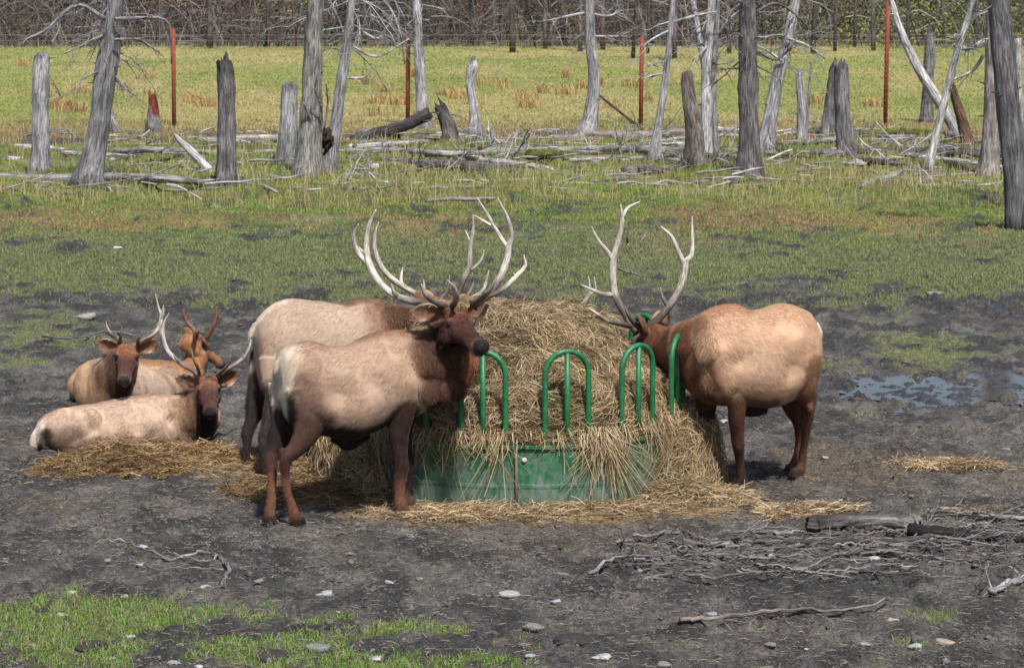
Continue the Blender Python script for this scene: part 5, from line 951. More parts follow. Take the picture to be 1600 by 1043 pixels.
def build_logs():
    L = log
    L('log', 'dark log propped up at a slant against the root stump', [(548, 221, 17, 1), (600, 206, 18, 1), (640, 192, 19, 1), (673, 176, 22, 1)], (.085, .078, .075), seed=1, moss=0, dY=.4, rough=.12)
    L('log', 'pale log leaning down to the right beside the dark split snag', [(334, 272, 13, 1), (300, 238, 13, 1), (274, 212, 7, 1)], WP, seed=2, dY=.6)
    L('log', 'dark grey log lying under the branch tangle', [(606, 263, 17), (680, 266, 18), (750, 268, 17), (812, 266, 13)], (.13, .12, .125), seed=3, nb=5)
    L('log', 'dark log topped with bright green moss, below the midway bent trunk', [(826, 248, 17), (890, 247, 14), (960, 248, 11), (1015, 250, 9)], (.10, .085, .07), seed=4, moss=.8)
    L('log', 'pale fallen log behind the blunt snag left of the broadest trunk', [(365, 221, 11), (420, 220, 11), (475, 222, 9)], WP, seed=5)
    L('log', 'long grey log lying left of the dark split snag, farther one', [(168, 240, 9), (250, 238, 10), (340, 243, 9), (440, 240, 8)], WM, seed=6)
    L('log', 'long weathered log along the grass at the feet of the left trees', [(-10, 281, 14), (90, 285, 15), (170, 284, 15), (260, 284, 13), (325, 290, 8)], WM, seed=7)
    L('log', 'short pale log behind the leftmost snag', [(12, 252, 9), (60, 253, 9), (113, 251, 7)], WP, seed=8)
    L('log', 'slender pale log in the grass below the slim leaning tree', [(543, 285, 6), (600, 288, 7), (655, 292, 5)], WP, seed=9, nb=2)
    L('log', 'bleached log half sunk in grass toward the right', [(1325, 299, 14), (1365, 291, 15), (1406, 272, 12)], WP, seed=10, moss=.3)
    L('log', 'long dark log lying behind the red brown snag', [(1340, 242, 12), (1420, 243, 16), (1500, 248, 19), (1610, 256, 20)], (.13, .115, .11), seed=11)
    L('log', 'mossy broken log at the foot of the right red post', [(1346, 216, 13), (1400, 212, 14), (1462, 214, 12)], (.16, .13, .09), seed=12, moss=.7, nb=3)
    L('log', 'dark log ending behind the brownish blunt snag', [(1040, 200, 11, 1), (1075, 203, 11, 1), (1110, 210, 12, 1), (1160, 214, 13, 1)], (.18, .16, .15), seed=13, nb=3)
    L('log', 'pale thin log between the midway trunk and the third post', [(868, 226, 6), (930, 229, 6), (1010, 228, 5)], WP, seed=14, nb=2)
    L('log', 'long grey log lying beyond the mossy log', [(800, 240, 10), (900, 238, 11), (1000, 237, 12), (1070, 240, 11)], WM, seed=15, nb=3)
    L('log', 'grey log lying beyond the dark log under the tangle', [(540, 240, 10), (620, 240, 11), (700, 244, 10), (790, 242, 9)], WM, seed=16, nb=3)
    L('log', 'short dark sunken log near the foot of the stout shaggy trunk', [(1190, 297, 9), (1240, 291, 8), (1290, 294, 6)], (.12, .105, .10), seed=17, moss=.5)
    L('stick', 'short white stick lying alone in the grass below the broadest trunk', [(403, 288, 4), (418, 295, 5), (433, 302, 4)], (.5, .48, .48), seed=18, cat='stick')
    L('log', 'bleached flat branch lying by itself in the middle of the turf', [(666, 317, 6), (700, 313, 6), (735, 314, 7), (775, 312, 5)], (.45, .42, .44), seed=19)
    L('stump', 'low lichen grey stump lump left of the thin dead tree foot', [(976, 275, 16), (1000, 273, 20), (1032, 275, 16)], (.2, .17, .17), seed=20, cat='stump')
    L('log', 'dark mossy clod of wood at the centre turf behind the right bull antlers', [(972, 316, 8), (990, 316, 10), (1008, 317, 6)], (.06, .06, .03), seed=21, moss=.4)
    L('branch', 'forked pale brushwood on the right turf before the long dark log', [(1355, 302, 4), (1410, 296, 5), (1480, 291, 4)], WP, seed=22, nb=4, cat='branch')
    L('branch', 'fine pale brushwood below the slim leaning trees', [(500, 292, 4), (530, 290, 4), (555, 285, 4)], WP, seed=23, nb=3, cat='branch')
    L('log', 'thin dark pole leaning on the third red post', [(1006, 204, 5, 1), (970, 176, 4, 1), (935, 148, 4, 1)], (.09, .07, .06), seed=24, dY=1.5, jag=0)
    L('log', 'short grey log behind the third snag from the left', [(545, 262, 9), (600, 262, 10), (650, 264, 8)], WM, seed=25, nb=1)
    L('log', 'grey log lying behind the trunks right of the thin dead tree', [(1150, 208, 11), (1110, 206, 11), (1200, 214, 10)][::-1][:2], WP, seed=26)
    # root stump and tangle
    dead_tree('stump', 'upturned root stump at the right end of the propped dark log', [(706, 224, 30), (703, 200, 24), (693, 178, 20), (686, 163, 17)], (.17, .15, .15), seed=41, jag=.3, cat='stump', nb=5, bl=.6, rough=.35, blo=.1)
    rg = np.random.default_rng(77)
    for lab, (x0, x1, y0, y1), cnt in (('tangle of bleached branches heaped beside the root stump', (705, 830, 215, 262), 16), ('smaller heap of bare branches among the right logs', (1360, 1480, 225, 272), 8), ('thin scatter of grey branches at the foot of the forked pale tree', (1030, 1150, 190, 262), 8), ('sparse dead branches below the right trees', (1190, 1300, 180, 230), 6)):
        o = on((x0 + x1) / 2, (y0 + y1) / 2 + 5); root = empty('branch_heap', o); tag(root, lab, 'branch heap')
        for k in range(cnt):
            p = on(rg.uniform(x0, x1), rg.uniform(y0 + 8, y1)); v = twiggy(p + np.array([0, 0, .03]), np.array([rg.normal(0, 1), rg.normal(0, .5), rg.uniform(.1, .9)]), rg.uniform(.6, 1.5), rg.uniform(.014, .03), rg, .1, .35, 4, 6); mk('branch', v[0], v[1], M['wood'], root, col=np.array(WP) * rg.uniform(.7, 1.2), lc=v[2])
    # loose small sticks over the belt
    out = []
    for k in range(620):
        x, y = rg.uniform(-20, 1620), rg.uniform(205, 300); p = on(x, y); a = rg.normal(0, .5); L_ = rg.uniform(.25, 1.1); d = np.array([math.cos(a), math.sin(a), rg.uniform(-.02, .12)]); v = tube(branch_path(p + [0, 0, .04], d, L_, rg, .03, .25, 5), np.linspace(1, .4, 5) * rg.uniform(.012, .035), 5, rough=.2, seed=k)
        out.append((*v, np.tile(np.array(WP if rg.random() < .5 else WM) * rg.uniform(.5, 1.15), (len(v[0]), 1))))
    V, Fc, Lc, c = join(out); tag(mk('fallen_sticks', V, Fc, M['wood'], col=c, lc=Lc), 'bleached broken sticks strewn among the dead trees', 'sticks', kind='stuff')
# ------------------------------------------------------------ fence
def build_fence():
    xs = [(-95, 193), (272, 197), (637, 196), (1001, 205), (1383, 196), (1750, 197)]; tops = [45, 45, 55, 58, -5, 0]
    pts = [on(x, y) for x, y in xs]; Yf = float(np.mean([p[1] for p in pts])); root = empty('wire_fence', pts[0]); tag(root, 'wire netting fence on thin rusty red posts across the meadow edge', 'fence')
    Ps = []
    for (x, y), tp in zip(xs, tops):
        b = AY(x, y, Yf); b[2] = 0; t = AY(x + (2 if x > 600 else 0), tp, Yf); t[0] = b[0] + .02; r = .055
        v, f, _ = tube(np.array([b - [0, 0, .2], (b + t) / 2, t]), r, 10); mk('post', v, f, M['rust'], root, smooth=True); Ps.append((b, t))
    x0, x1 = Ps[0][0][0], Ps[-1][0][0]; W = []
    for z in list(np.arange(.05, 2.35, .15)): W.append(tube(np.array([[x0, Yf - .05, z], [x1, Yf - .05, z]]), .0035, 3)[:2])
    for x in np.arange(x0, x1, .3): W.append(tube(np.array([[x, Yf - .052, .0], [x, Yf - .052, 2.3]]), .003, 3)[:2])
    V, Fc = join(W); mk('wire_netting', V, Fc, M['wire'], root, smooth=False)
# ------------------------------------------------------------ meadow tussocks and the wood behind
def build_far():
    rg = np.random.default_rng(55); spots = [(85, 165), (105, 168), (120, 143), (195, 138), (75, 140), (310, 160), (325, 163), (228, 120), (35, 100), (600, 140), (612, 160), (632, 160), (590, 158), (700, 145), (712, 150), (725, 152), (752, 130), (785, 135), (820, 152), (815, 158), (828, 165), (848, 142), (886, 118), (882, 145), (912, 135), (940, 130), (985, 132), (1010, 155), (1362, 163), (1275, 160), (955, 165), (740, 160), (300, 155), (595, 178), (1072, 130), (130, 172), (100, 172), (570, 128), (650, 115)]
    for i, (x, y) in enumerate(spots):
        p = on(x, y + 4); n = int(rg.integers(30, 80)); a = rg.uniform(0, 2 * math.pi, n); r = rg.uniform(0, .15 + .2 * rg.random(), n); X, Y = p[0] + np.cos(a) * r * 1.4, p[1] + np.sin(a) * r
        c = np.where(rg.random((n, 1)) < .6, np.array([.40, .25, .10]), np.array([.38, .31, .14])) * rg.uniform(.7, 1.25, (n, 1)); V, Fc, C = blades(X, Y, np.full(n, p[2]), rg.uniform(.2, .5, n), rg.uniform(.02, .04, n), rg.uniform(.1, .9, n), c, rg)
        tag(mk('tussock', V, Fc, M['blade'], col=C, smooth=False, origin=p), 'small orange yellow grass tussock in the meadow beyond the fence', 'tussock', 'orange tussocks dotted over the meadow')
    # thicket: arching bare stems, thousands, in front of and among the trunks
    out = []
    for k in range(2600):
        x = rg.uniform(-60, 1660); x = x if (x < 1120 or rg.random() < .4) else rg.uniform(-60, 1120); Y = 127 + rg.uniform(0, 1) ** 1.5 * 26; X = (x - CX) / F * (Y * .99 + .6); h = rg.uniform(.8, 3.4); a = rg.uniform(0, 2 * math.pi); L_ = h * rg.uniform(.3, 1.1); m = 7; s = np.linspace(0, 1, m)
        P = np.stack([X + math.cos(a) * L_ * s ** 1.4, Y + math.sin(a) * L_ * .5 * s, h * np.sin(s * rg.uniform(1.2, 2.4))], 1) + rg.normal(0, .07, (m, 3)) * s[:, None]; P[:, 2] = np.maximum(P[:, 2], .05)
        v = tube(P, np.linspace(1, .35, m) * rg.uniform(.014, .034), 3)[:2]; g = rg.random(); c = (np.array([.22, .195, .18]) if g < .3 else np.array([.085, .068, .06]) if g < .85 else np.array([.15, .085, .06])) * rg.uniform(.6, 1.3); out.append((*v, v[0] * 0 + rg.uniform(0, 9), np.tile(c, (len(v[0]), 1))))
    for k in range(1000):      # fallen pale tangle along the wood edge
        x = rg.uniform(-60, 1660); x = x if (x < 1120 or rg.random() < .5) else rg.uniform(-60, 1120); Y = rg.uniform(125, 136); X = (x - CX) / F * Y; a = rg.normal(0, .6); d = np.array([math.cos(a), math.sin(a), rg.uniform(-.1, .45)]); v = tube(branch_path(np.array([X, Y, rg.uniform(.05, .5) + 2.2 * rg.random() ** 2.5]), d, rg.uniform(.6, 2.8), rg, .03, .38, 6), np.linspace(1, .4, 6) * rg.uniform(.012, .034), 3)[:2]
        v[0][:, 2] = np.maximum(v[0][:, 2], .02); out.append((*v, v[0] * 0 + rg.uniform(0, 9), np.tile(np.array([.25, .225, .21]) * rg.uniform(.2, 1.0), (len(v[0]), 1))))
    V, Fc, Lc, c = join(out); tag(mk('thicket', V, Fc, M['wood'], col=c, lc=Lc, smooth=False), 'dense leafless grey brown thicket along the far edge of the meadow', 'thicket', kind='stuff')
    # undergrowth leaves, greener to the right
    n = 150000; x = rg.uniform(-100, 1700, n); Y = 133 - 3 * sst(1150, 1300, x) + rg.random(n) ** .8 * 40; X = (x - CX) / F * Y; q = fbm(np.stack([X * .28, Y * .12], 1), 3, 66); hh = (1.2 + (Y - 133) * .16) * (.5 + q); Zz = rg.random(n) * hh + .0; gr = sst(1100, 1350, x) * .75 * sst(.3, .5, q) + sst(.55, .7, fbm(np.stack([X * .35, Zz * .3], 1), 2, 67)) * .5
    c = np.where((rg.random(n) < gr)[:, None], np.array([.17, .21, .06]), np.array([.065, .05, .040])); org = (rg.random(n) < .35) & (fbm(np.stack([X * .5, Y * .2 + 9, Zz * .6], 1), 2, 68) > .66); c = np.where(org[:, None], np.array([.34, .15, .05]), c) * rg.uniform(.5, 1.4, (n, 1))
    P = np.stack([X, Y, Zz], 1); u = rg.normal(0, 1, (n, 3)); u /= np.linalg.norm(u, axis=1)[:, None]; w = np.cross(u, rg.normal(0, 1, (n, 3))); w /= np.linalg.norm(w, axis=1)[:, None]; s = rg.uniform(.05, .13, n)[:, None]
    V = np.stack([P - u * s, P + w * s * .5, P + u * s, P - w * s * .5], 1).reshape(-1, 3); i = np.arange(n)[:, None] * 4; tag(mk('undergrowth', V, np.concatenate([i + [0, 1, 2], i + [0, 2, 3]]), M['blade'], col=np.repeat(c, 4, 0), smooth=False), 'dull brown and green undergrowth between the far trunks', 'undergrowth', kind='stuff')
    # far trunks, each a tree
    fx = [(22, 60, 9), (75, 58, 7), (115, 62, 8), (132, 60, 11), (258, 68, 12), (300, 60, 8), (328, 76, 9), (416, 74, 8), (398, 60, 6), (440, 66, 7), (570, 70, 8), (700, 60, 7), (735, 64, 6), (800, 82, 11), (850, 76, 8), (905, 80, 8), (942, 78, 9), (965, 70, 7), (990, 92, 7), (1053, 92, 9), (1010, 84, 6), (1020, 70, 8), (1140, 84, 8), (1235, 80, 9), (1272, 84, 9), (1305, 80, 6), (1333, 74, 5), (1363, 80, 8), (1310, 60, 6), (1420, 76, 7), (1475, 66, 6), (1525, 70, 7), (1400, 60, 8), (180, 60, 7), (215, 62, 6), (500, 62, 8), (620, 66, 9), (675, 60, 6), (770, 62, 7), (880, 64, 9), (1190, 64, 8), (1445, 60, 6), (1560, 64, 7), (1590, 60, 8), (45, 66, 6), (360, 62, 7), (545, 64, 6)]
    for i, (x, y, w) in enumerate(fx):
        p = on(x, y); p[1] = min(p[1], 152); p = np.array([(x - CX) / F * (p[1] * .99 + .6), p[1], 0]); hgt = rg.uniform(9, 14); r = w / 2 * mpp(p) * .95; m = 10; s = np.linspace(0, 1, m); ln = rg.normal(0, .35, 2); P = np.stack([p[0] + ln[0] * s + np.sin(s * 5 + i) * .06, p[1] + ln[1] * s, hgt * s - .1 * (s == 0)], 1)
        col = np.array([.115, .10, .095]) * rg.uniform(.7, 1.9); root = empty('bare_tree', p); tag(root, 'thin bare grey tree standing in the wood beyond the meadow', 'tree', 'bare trees at the edge of the far wood')
        V, Fc, L_ = tube(P, r * (1 - .6 * s), 9, rough=.12, seed=i); mk('trunk', V, Fc, M['wood'], root, col=col, lc=L_)
        o_ = [twiggy(P[0] + (P[-1] - P[0]) * t, np.array([rg.normal(), rg.normal() * .6, rg.uniform(-.3, .5)]), rg.uniform(.8, 2.0), .022, rg, .02, .3, 4, 4) for t in rg.uniform(.05, .6, 8)]; V, Fc, L_ = join(o_); mk('crown', V, Fc, M['wood'], root, col=col * 1.5, lc=L_)
    # rising wooded slope behind
    g = np.linspace(-90, 90, 60); yy = np.linspace(165, 330, 40); X, Y = np.meshgrid(g, yy); Z = (Y - 165) * .16 + fbm(np.stack([X * .1, Y * .1], -1), 3, 9) * 2 - 1.0; k = 60; i = (np.arange(39)[:, None] * k + np.arange(k - 1)[None, :]).ravel()
    tag(mk('hill', np.stack([X, Y, Z], -1).reshape(-1, 3), np.stack([i, i + 1, i + k + 1, i + k], 1), M['ground'], col=(.055, .048, .038, 0)), kind='structure')
# ------------------------------------------------------------ foreground stones, sticks, brush
def stone(x, y, w, hgt, col, label, seed, flat=.5):
    p = on(x, y); a = w / 2 * mpp(p); p[2] = zg(p[0], p[1]); flat = max(flat, .42) * 1.1; V, Fc = ellipsoid(p + [0, 0, a * flat * .45], [np.array([a, 0, 0]), np.array([0, a * .8, 0]), np.array([0, 0, a * flat])], 14)
    q = (V - p) / a; V = p + (V - p) * (1 + .8 * (fbm(q * 1.8 + seed * 3, 3, seed) - .5)[:, None]); V = p + (V - p) * np.array([1, 1, 1]); lim = p[2] + a * flat * (.9 + .5 * q[:, 0] * ((seed % 3) - 1)); V[:, 2] = np.minimum(V[:, 2], lim)
    o = mk('stone', V, Fc, M['stone'], col=np.array(col) * (.85 + .3 * fbm(V * 20, 2, 1))[:, None], origin=p); tag(o, label, 'stone')
def build_stones():
    W = (.38, .375, .365); B = (.30, .315, .33); K = (.19, .18, .17); T = (.30, .25, .20)
    for i, (x, y, w, h, c, l, f) in enumerate([
        (113, 927, 15, 9, W, 'small angular white stone at the left, above the vivid grass', .6), (194, 932, 17, 9, B, 'bluish pale stone right of the small angular white one', .55), (97, 961, 17, 8, W, 'oval white stone in the vivid grass at far left', .4), (168, 880, 12, 8, K, 'dull grey stone just under the left fallen branch', .7), (219, 882, 12, 6, W, 'small pale stone touching the left fallen branch', .5), (224, 862, 14, 6, W, 'chalky flake lying behind the left fallen branch', .35),
        (322, 917, 19, 12, W, 'rounded white stone in front of the crooked branch end', .6), (404, 905, 18, 10, K, 'dull brownish stone right of the crooked branch end', .5), (436, 903, 8, 5, W, 'tiny pale pebble right of the dull brownish stone', .5), (204, 1003, 16, 9, W, 'white stone half hidden in vivid grass near the bottom left', .5), (209, 1010, 12, 6, T, 'tan pebble touching the white stone in the bottom left grass', .4), (275, 1034, 27, 9, (.28, .29, .29), 'largest flat grey stone on the bottom left edge', .35), (311, 1041, 14, 5, W, 'white pebble cut by the bottom edge right of the large flat grey stone', .5), (176, 1029, 12, 5, W, 'small white pebble left of the large flat grey stone', .4),
        (608, 901, 14, 8, B, 'small pale stone in the middle mud, left one of two', .6), (656, 908, 11, 10, K, 'small dull grey stone in the middle mud, right one of two', .8), (507, 930, 28, 8, B, 'long flat pale stone by the small green tuft', .25), (529, 959, 9, 6, T, 'tiny tan pebble below the long flat pale stone', .7), (496, 1014, 38, 11, (.19, .19, .18), 'wide dull grey slab in the bottom grass', .4), (586, 1032, 22, 8, W, 'oval pale stone right of the wide dull slab', .4), (455, 1040, 12, 4, W, 'white pebble between the slab and the bottom edge', .4),
        (796, 930, 34, 12, (.33, .32, .31), 'largest white stone in the middle foreground', .42), (869, 937, 17, 7, B, 'bluish small stone right of the largest white one', .5), (834, 997, 34, 6, K, 'thin flat grey stone left of the dark mud lump', .2), (828, 1027, 18, 7, B, 'blue grey pebble at the bottom centre', .4), (940, 1030, 28, 8, W, 'pale flat stone at the bottom, right of centre', .35), (1038, 1026, 26, 8, K, 'dull flat stone near the bottom, right half', .35), (1112, 957, 18, 6, B, 'flat bluish stone above the long straight stick', .3), (1097, 898, 14, 6, W, 'small white stone below the brushwood', .5),
        (1209, 872, 20, 10, B, 'bluish stone within the brushwood', .55), (1366, 888, 18, 11, W, 'clean white stone right of the brushwood', .65), (1414, 890, 14, 9, K, 'dark rounded stone beside the clean white one', .7), (1396, 968, 20, 9, W, 'flat white stone on a green tuft below the right end of the stick', .5), (1433, 1001, 21, 12, (.10, .10, .11), 'black rounded stone near the bottom right', .7), (1430, 1012, 22, 10, B, 'blue grey stone in front of the black one', .45), (1476, 1002, 30, 12, (.30, .24, .19), 'brown clod like stone right of the black one', .45), (1260, 1014, 9, 6, W, 'lone tiny white pebble at the lower right', .6), (1204, 1021, 20, 7, K, 'dull stone left of the lone tiny pebble', .4), (1352, 1008, 18, 6, B, 'small flat stone left of the blue grey one', .3),
        (183, 391, 13, 6, (.46, .48, .5), 'bluish white stone alone on the far left turf', .5), (133, 497, 36, 14, (.27, .255, .23), 'wide pale rock behind the resting elk', .35), (1297, 578, 14, 9, W, 'pale stone behind the right bull rump', .6), (1572, 706, 14, 8, K, 'grey stone right of the puddle, beyond the straw streak', .6), (381, 407, 10, 7, (.05, .045, .04), 'small black clod on the left turf', .8), (292, 430, 8, 6, (.05, .045, .04), 'tiny black clod left of the antlers on the turf', .8), (1460, 468, 22, 7, (.2, .19, .18), 'dark flat rock in the far mud at right', .5), (1130, 657, 20, 8, W, 'whitish stone in the mud between the right bull forelegs', .4), (1290, 716, 10, 5, W, 'small pebble behind the right bull hind hoof', .5)]): stone(x, y, w, h, c, l, i + 1, f)
def fstick(label, pts, wpx, col=(.26, .24, .24), seed=0, nb=0, name='branch', cat='branch', group=None, lift=.05, bl=.35):
    rg = np.random.default_rng(seed + 300); Q = []; r = []
    for i, q in enumerate(pts):
        x, y = q[:2]; h = q[2] if len(q) > 2 else 0; p = on(x, y + h); p[2] = zg(p[0], p[1]) + lift
        if h: p = AY(x, y, p[1])
        Q.append(p)
    n = 5 * len(Q); Q = cr(np.array(Q), n); Q += rg.normal(0, .006, Q.shape); w = wpx if hasattr(wpx, '__len__') else (wpx, wpx * .45); r = np.linspace(w[0], w[1], n) / 2 * mpp(Q[0]); out = [tube(Q, r, 8, rough=.2, seed=seed, nr=20)]
    for k in range(nb): i = int(rg.integers(1, n - 1)); d = unit(Q[min(i + 1, n - 1)] - Q[i - 1]) + rg.normal(0, .5, 3) * [1, 1, .5]; d[2] = abs(d[2]) * .6; out.append(twiggy(Q[i], d, bl * rg.uniform(.5, 1.4), max(.004, r[i] * .5), rg, .06, .35, 2, 5, 6, 1))
    V, Fc, L = join(out); o = mk(name, V, Fc, M['wood'], col=col, lc=L, origin=Q[0]); tag(o, label, cat, group); return o
def build_timber():
    rg = np.random.default_rng(404); g = 'weathered logs of the fallen timber below the dead trees'
    for k in range(92):
        if k < 54: x = rg.uniform(540, 1180); y = rg.uniform(212, 268)
        elif k < 76: x = rg.uniform(1190, 1600); y = rg.uniform(205, 262)
        else: x = rg.uniform(0, 480); y = rg.uniform(212, 278)
        L_ = rg.uniform(40, 170); sl = rg.normal(0, .05); w = rg.uniform(4, 13); pale = rg.random(); col = np.array(WP if pale < .4 else WM if pale < .75 else WD) * rg.uniform(.75, 1.1)
        log('fallen_log', 'weathered grey log lying in the jumble of fallen timber below the dead trees', [(x, y, w), (x + L_ * .5, y + L_ * sl + rg.normal(0, 1.5), w * rg.uniform(.8, 1.1)), (x + L_, y + 2 * L_ * sl, w * rg.uniform(.35, .8))], tuple(col), seed=600 + k, group=g, nb=int(rg.integers(0, 3)), k=12, moss=.35 if rg.random() < .25 else 0)
def build_crumbs():
    """crumbs of churned mud"""
    X, Y, rg = scatter(26000, -60, 1660, 400, 1070, 88); px, py, Z = zones(X, Y); k = (rg.random(len(X)) < (1 - .75 * Z['G']) * (1 - .6 * Z['S']) * (1 - .9 * Z['W']) * sst(.40, .62, fbm(np.stack([X * 1.6, Y * 1.1], 1), 3, 12))) & (np.hypot(X - .05, Y - 22.6) > 1.5)
    Zk = {q: v[k] for q, v in Z.items()}; X, Y = X[k], Y[k]; n = len(X); z = terrain(X, Y) + clods(X, Y, Zk)
    ico = np.array([[0, 0, 1], [.9, 0, .3], [.28, .85, .35], [-.72, .52, .3], [-.72, -.52, .35], [.28, -.85, .3], [.7, .5, -.4], [-.28, .85, -.4], [-.9, 0, -.4], [-.28, -.85, -.4], [.7, -.5, -.4]]); fi = np.array([[0, 1, 2], [0, 2, 3], [0, 3, 4], [0, 4, 5], [0, 5, 1], [1, 6, 2], [2, 7, 3], [3, 8, 4], [4, 9, 5], [5, 10, 1], [6, 7, 2], [7, 8, 3], [8, 9, 4], [9, 10, 5], [10, 6, 1]])
    sz = rg.uniform(.004, .014, n) * (1 + 1.0 * (rg.random(n) < .05)); V = ico[None] * sz[:, None, None] * rg.uniform(.6, 1.4, (n, 11, 3)) * np.array([1.2, 1.2, .8]); a = rg.uniform(0, 6.28, n); ca, sa = np.cos(a)[:, None], np.sin(a)[:, None]
    V = np.stack([V[..., 0] * ca - V[..., 1] * sa, V[..., 0] * sa + V[..., 1] * ca, V[..., 2]], -1) + np.stack([X, Y, z + sz * .2], 1)[:, None, :]
    c = np.array([.085, .075, .072]) * rg.uniform(.5, 1.7, (n, 1)); tag(mk('mud_crumbs', V.reshape(-1, 3), (fi[None] + (np.arange(n) * 11)[:, None, None]).reshape(-1, 3), M['stone'], col=np.repeat(c, 11, 0)), 'small dark crumbs of churned mud scattered over the pasture', 'mud', kind='stuff')
def build_sticks():
    PG = (.34, .32, .32); DG = (.14, .12, .12); R = (.30, .27, .26)
    fstick('crooked forked grey branch lying at the left front', [(348, 912), (358, 893, 3), (350, 875, 6), (330, 864, 6), (305, 862, 4), (270, 873, 2), (230, 872), (190, 866), (168, 856)], (8, 1.6), PG, 1, 3, bl=.3); fstick('thin curved twig joining the crooked branch from above', [(343, 876), (320, 876, 3), (290, 880), (262, 876)], (4, 1.5), PG, 2); fstick('curled twig rising from the crooked branch', [(325, 864), (327, 852, 6), (318, 846, 8), (308, 846, 8)], (3, 1.5), R, 3); fstick('thin twig below the crooked branch', [(350, 900), (300, 898), (240, 899), (208, 894), (200, 882)], (3, 1.2), R, 4)
    fstick('short pale twig right of the crooked branch', [(372, 864), (392, 857), (412, 860)], (3, 1.2), PG, 5)
    fstick('long straight stick with a red brown stripe, lying at the lower right', [(1064, 984), (1100, 979), (1150, 974), (1215, 966), (1290, 963), (1350, 958), (1388, 953)], (8, 3.5), (.33, .28, .25), 6, 1, 'stick', 'stick')
    fstick('long lowest branch of the brushwood running right', [(920, 902), (950, 888), (985, 878), (1020, 874), (1060, 874)], (6, 2.5), PG, 7, 2); g = 'thin grey branches of the brushwood heap at the right'
    fstick('dark twig standing up at the left end of the brushwood', [(962, 880), (968, 856, 14), (974, 840, 28), (970, 822, 42)], (4, 2), DG, 8, 2, bl=.12); fstick('dark bent twig standing right of the upright one', [(962, 880), (980, 862, 12), (992, 848, 24), (995, 838, 30)], (4, 2), DG, 9, 2, bl=.12)
    fstick('thickest smooth grey limb lying in the brushwood', [(1066, 859), (1100, 852, 3), (1150, 850, 3), (1200, 858, 2), (1250, 858)], (12, 5), (.27, .24, .24), 10, 3, bl=.5); fstick('lower long whip of the brushwood, bending up to the right', [(1068, 906), (1120, 910), (1180, 910), (1240, 902), (1300, 888), (1340, 878), (1375, 868)], (5, 2), R, 11, 3, bl=.4); fstick('second long whip just above the lowest one', [(1080, 866), (1140, 880), (1200, 886), (1260, 876), (1300, 868)], (5, 2), R, 12, 4, bl=.5)
    rg = np.random.default_rng(5)
    for k in range(90):
        x = rg.uniform(950, 1440); y = rg.uniform(832, 905) - (x - 960) * .02; a = rg.normal(0, .16); L = rg.uniform(60, 210); pts = [(x + L * t, y + L * t * a * .5 + rg.normal(0, 3), rg.uniform(0, 8)) for t in (0, .33, .66, 1)]
        fstick('thin grey stick within the flat brushwood heap at the right', pts, (rg.uniform(2.6, 6.5), 1.4), np.array(R) * rg.uniform(.5, 1.3), 120 + k, int(rg.integers(0, 3)), group=g, bl=.3)
    for k in range(34):
        x = rg.uniform(1360, 1570); y = rg.uniform(800, 870); L = rg.uniform(60, 200); a = rg.normal(-.1, .25); pts = [(x + L * t, y + L * t * a * .5 + rg.normal(0, 3), rg.uniform(0, 10)) for t in (0, .33, .66, 1)]
        fstick('bare twig strewn beyond the brushwood at the right edge', pts, (rg.uniform(2, 4.5), 1.2), np.array(R) * rg.uniform(.5, 1.4), 70 + k, 3, group='bare twigs strewn at the right edge', bl=.4)
    L = log
    L('log', 'sawn thick log end at the left of the right front woodpile', [(1262, 832, 30), (1290, 829, 28), (1325, 824, 22)], (.13, .115, .11), seed=50, jag=0); L('log', 'mottled grey log lying behind the sawn end', [(1312, 828, 22), (1350, 827, 24), (1400, 826, 20), (1424, 832, 10)], (.20, .18, .18), seed=51); L('log', 'long black rotten log reaching the right edge', [(1420, 838, 22), (1480, 842, 20), (1540, 848, 16), (1610, 852, 12)], (.035, .028, .028), seed=52); L('log', 'pale broken log end lying on the black log', [(1408, 822, 13), (1432, 818, 15), (1440, 828, 10)], (.42, .38, .37), seed=53); L('log', 'smooth grey pole behind the woodpile, pointing right', [(1395, 848, 8), (1440, 846, 9), (1490, 842, 8), (1530, 840, 3)], (.16, .14, .14), seed=54); L('log', 'straight pale pole lying beyond the right woodpile', [(1450, 803, 6), (1500, 806, 8), (1560, 812, 8), (1610, 814, 7)], (.36, .33, .32), seed=55); L('log', 'slim dark pole lying in front of the woodpile', [(1230, 852, 7), (1320, 850, 8), (1400, 852, 8), (1450, 846, 5)], (.11, .095, .09), seed=56)
    fstick('knobbly pale branch with wiry black twigs cut by the right edge', [(1545, 932), (1562, 918, 4), (1580, 910, 6), (1612, 898, 10)], (9, 12), (.44, .42, .42), 90, 4, bl=.25); fstick('wiry dark loop of twig beside the knobbly pale branch', [(1536, 936), (1528, 915, 8), (1536, 892, 24), (1560, 884, 30), (1590, 880, 30)], (3, 2), DG, 91, 3, bl=.25)
    fstick('grey branch lying on the grass behind the resting elk', [(66, 533), (100, 536), (140, 530), (170, 524), (215, 531), (250, 528)], (3.5, 2), (.25, .23, .23), 92, 2, bl=.5)
    fstick('small upright dead twig seen between the right bull antlers', [(980, 385, 0), (981, 365, 20), (983, 345, 38)], (4, 2), DG, 93, 1, bl=.15); fstick('pale thin twig beside the upright dead one', [(1000, 384, 0), (1008, 366, 18), (1013, 350, 34)], (3, 1.5), PG, 94, 0); fstick('pale stick lying on the turf behind the right bull antlers', [(968, 427), (985, 432), (1000, 436)], (4, 2), PG, 95)
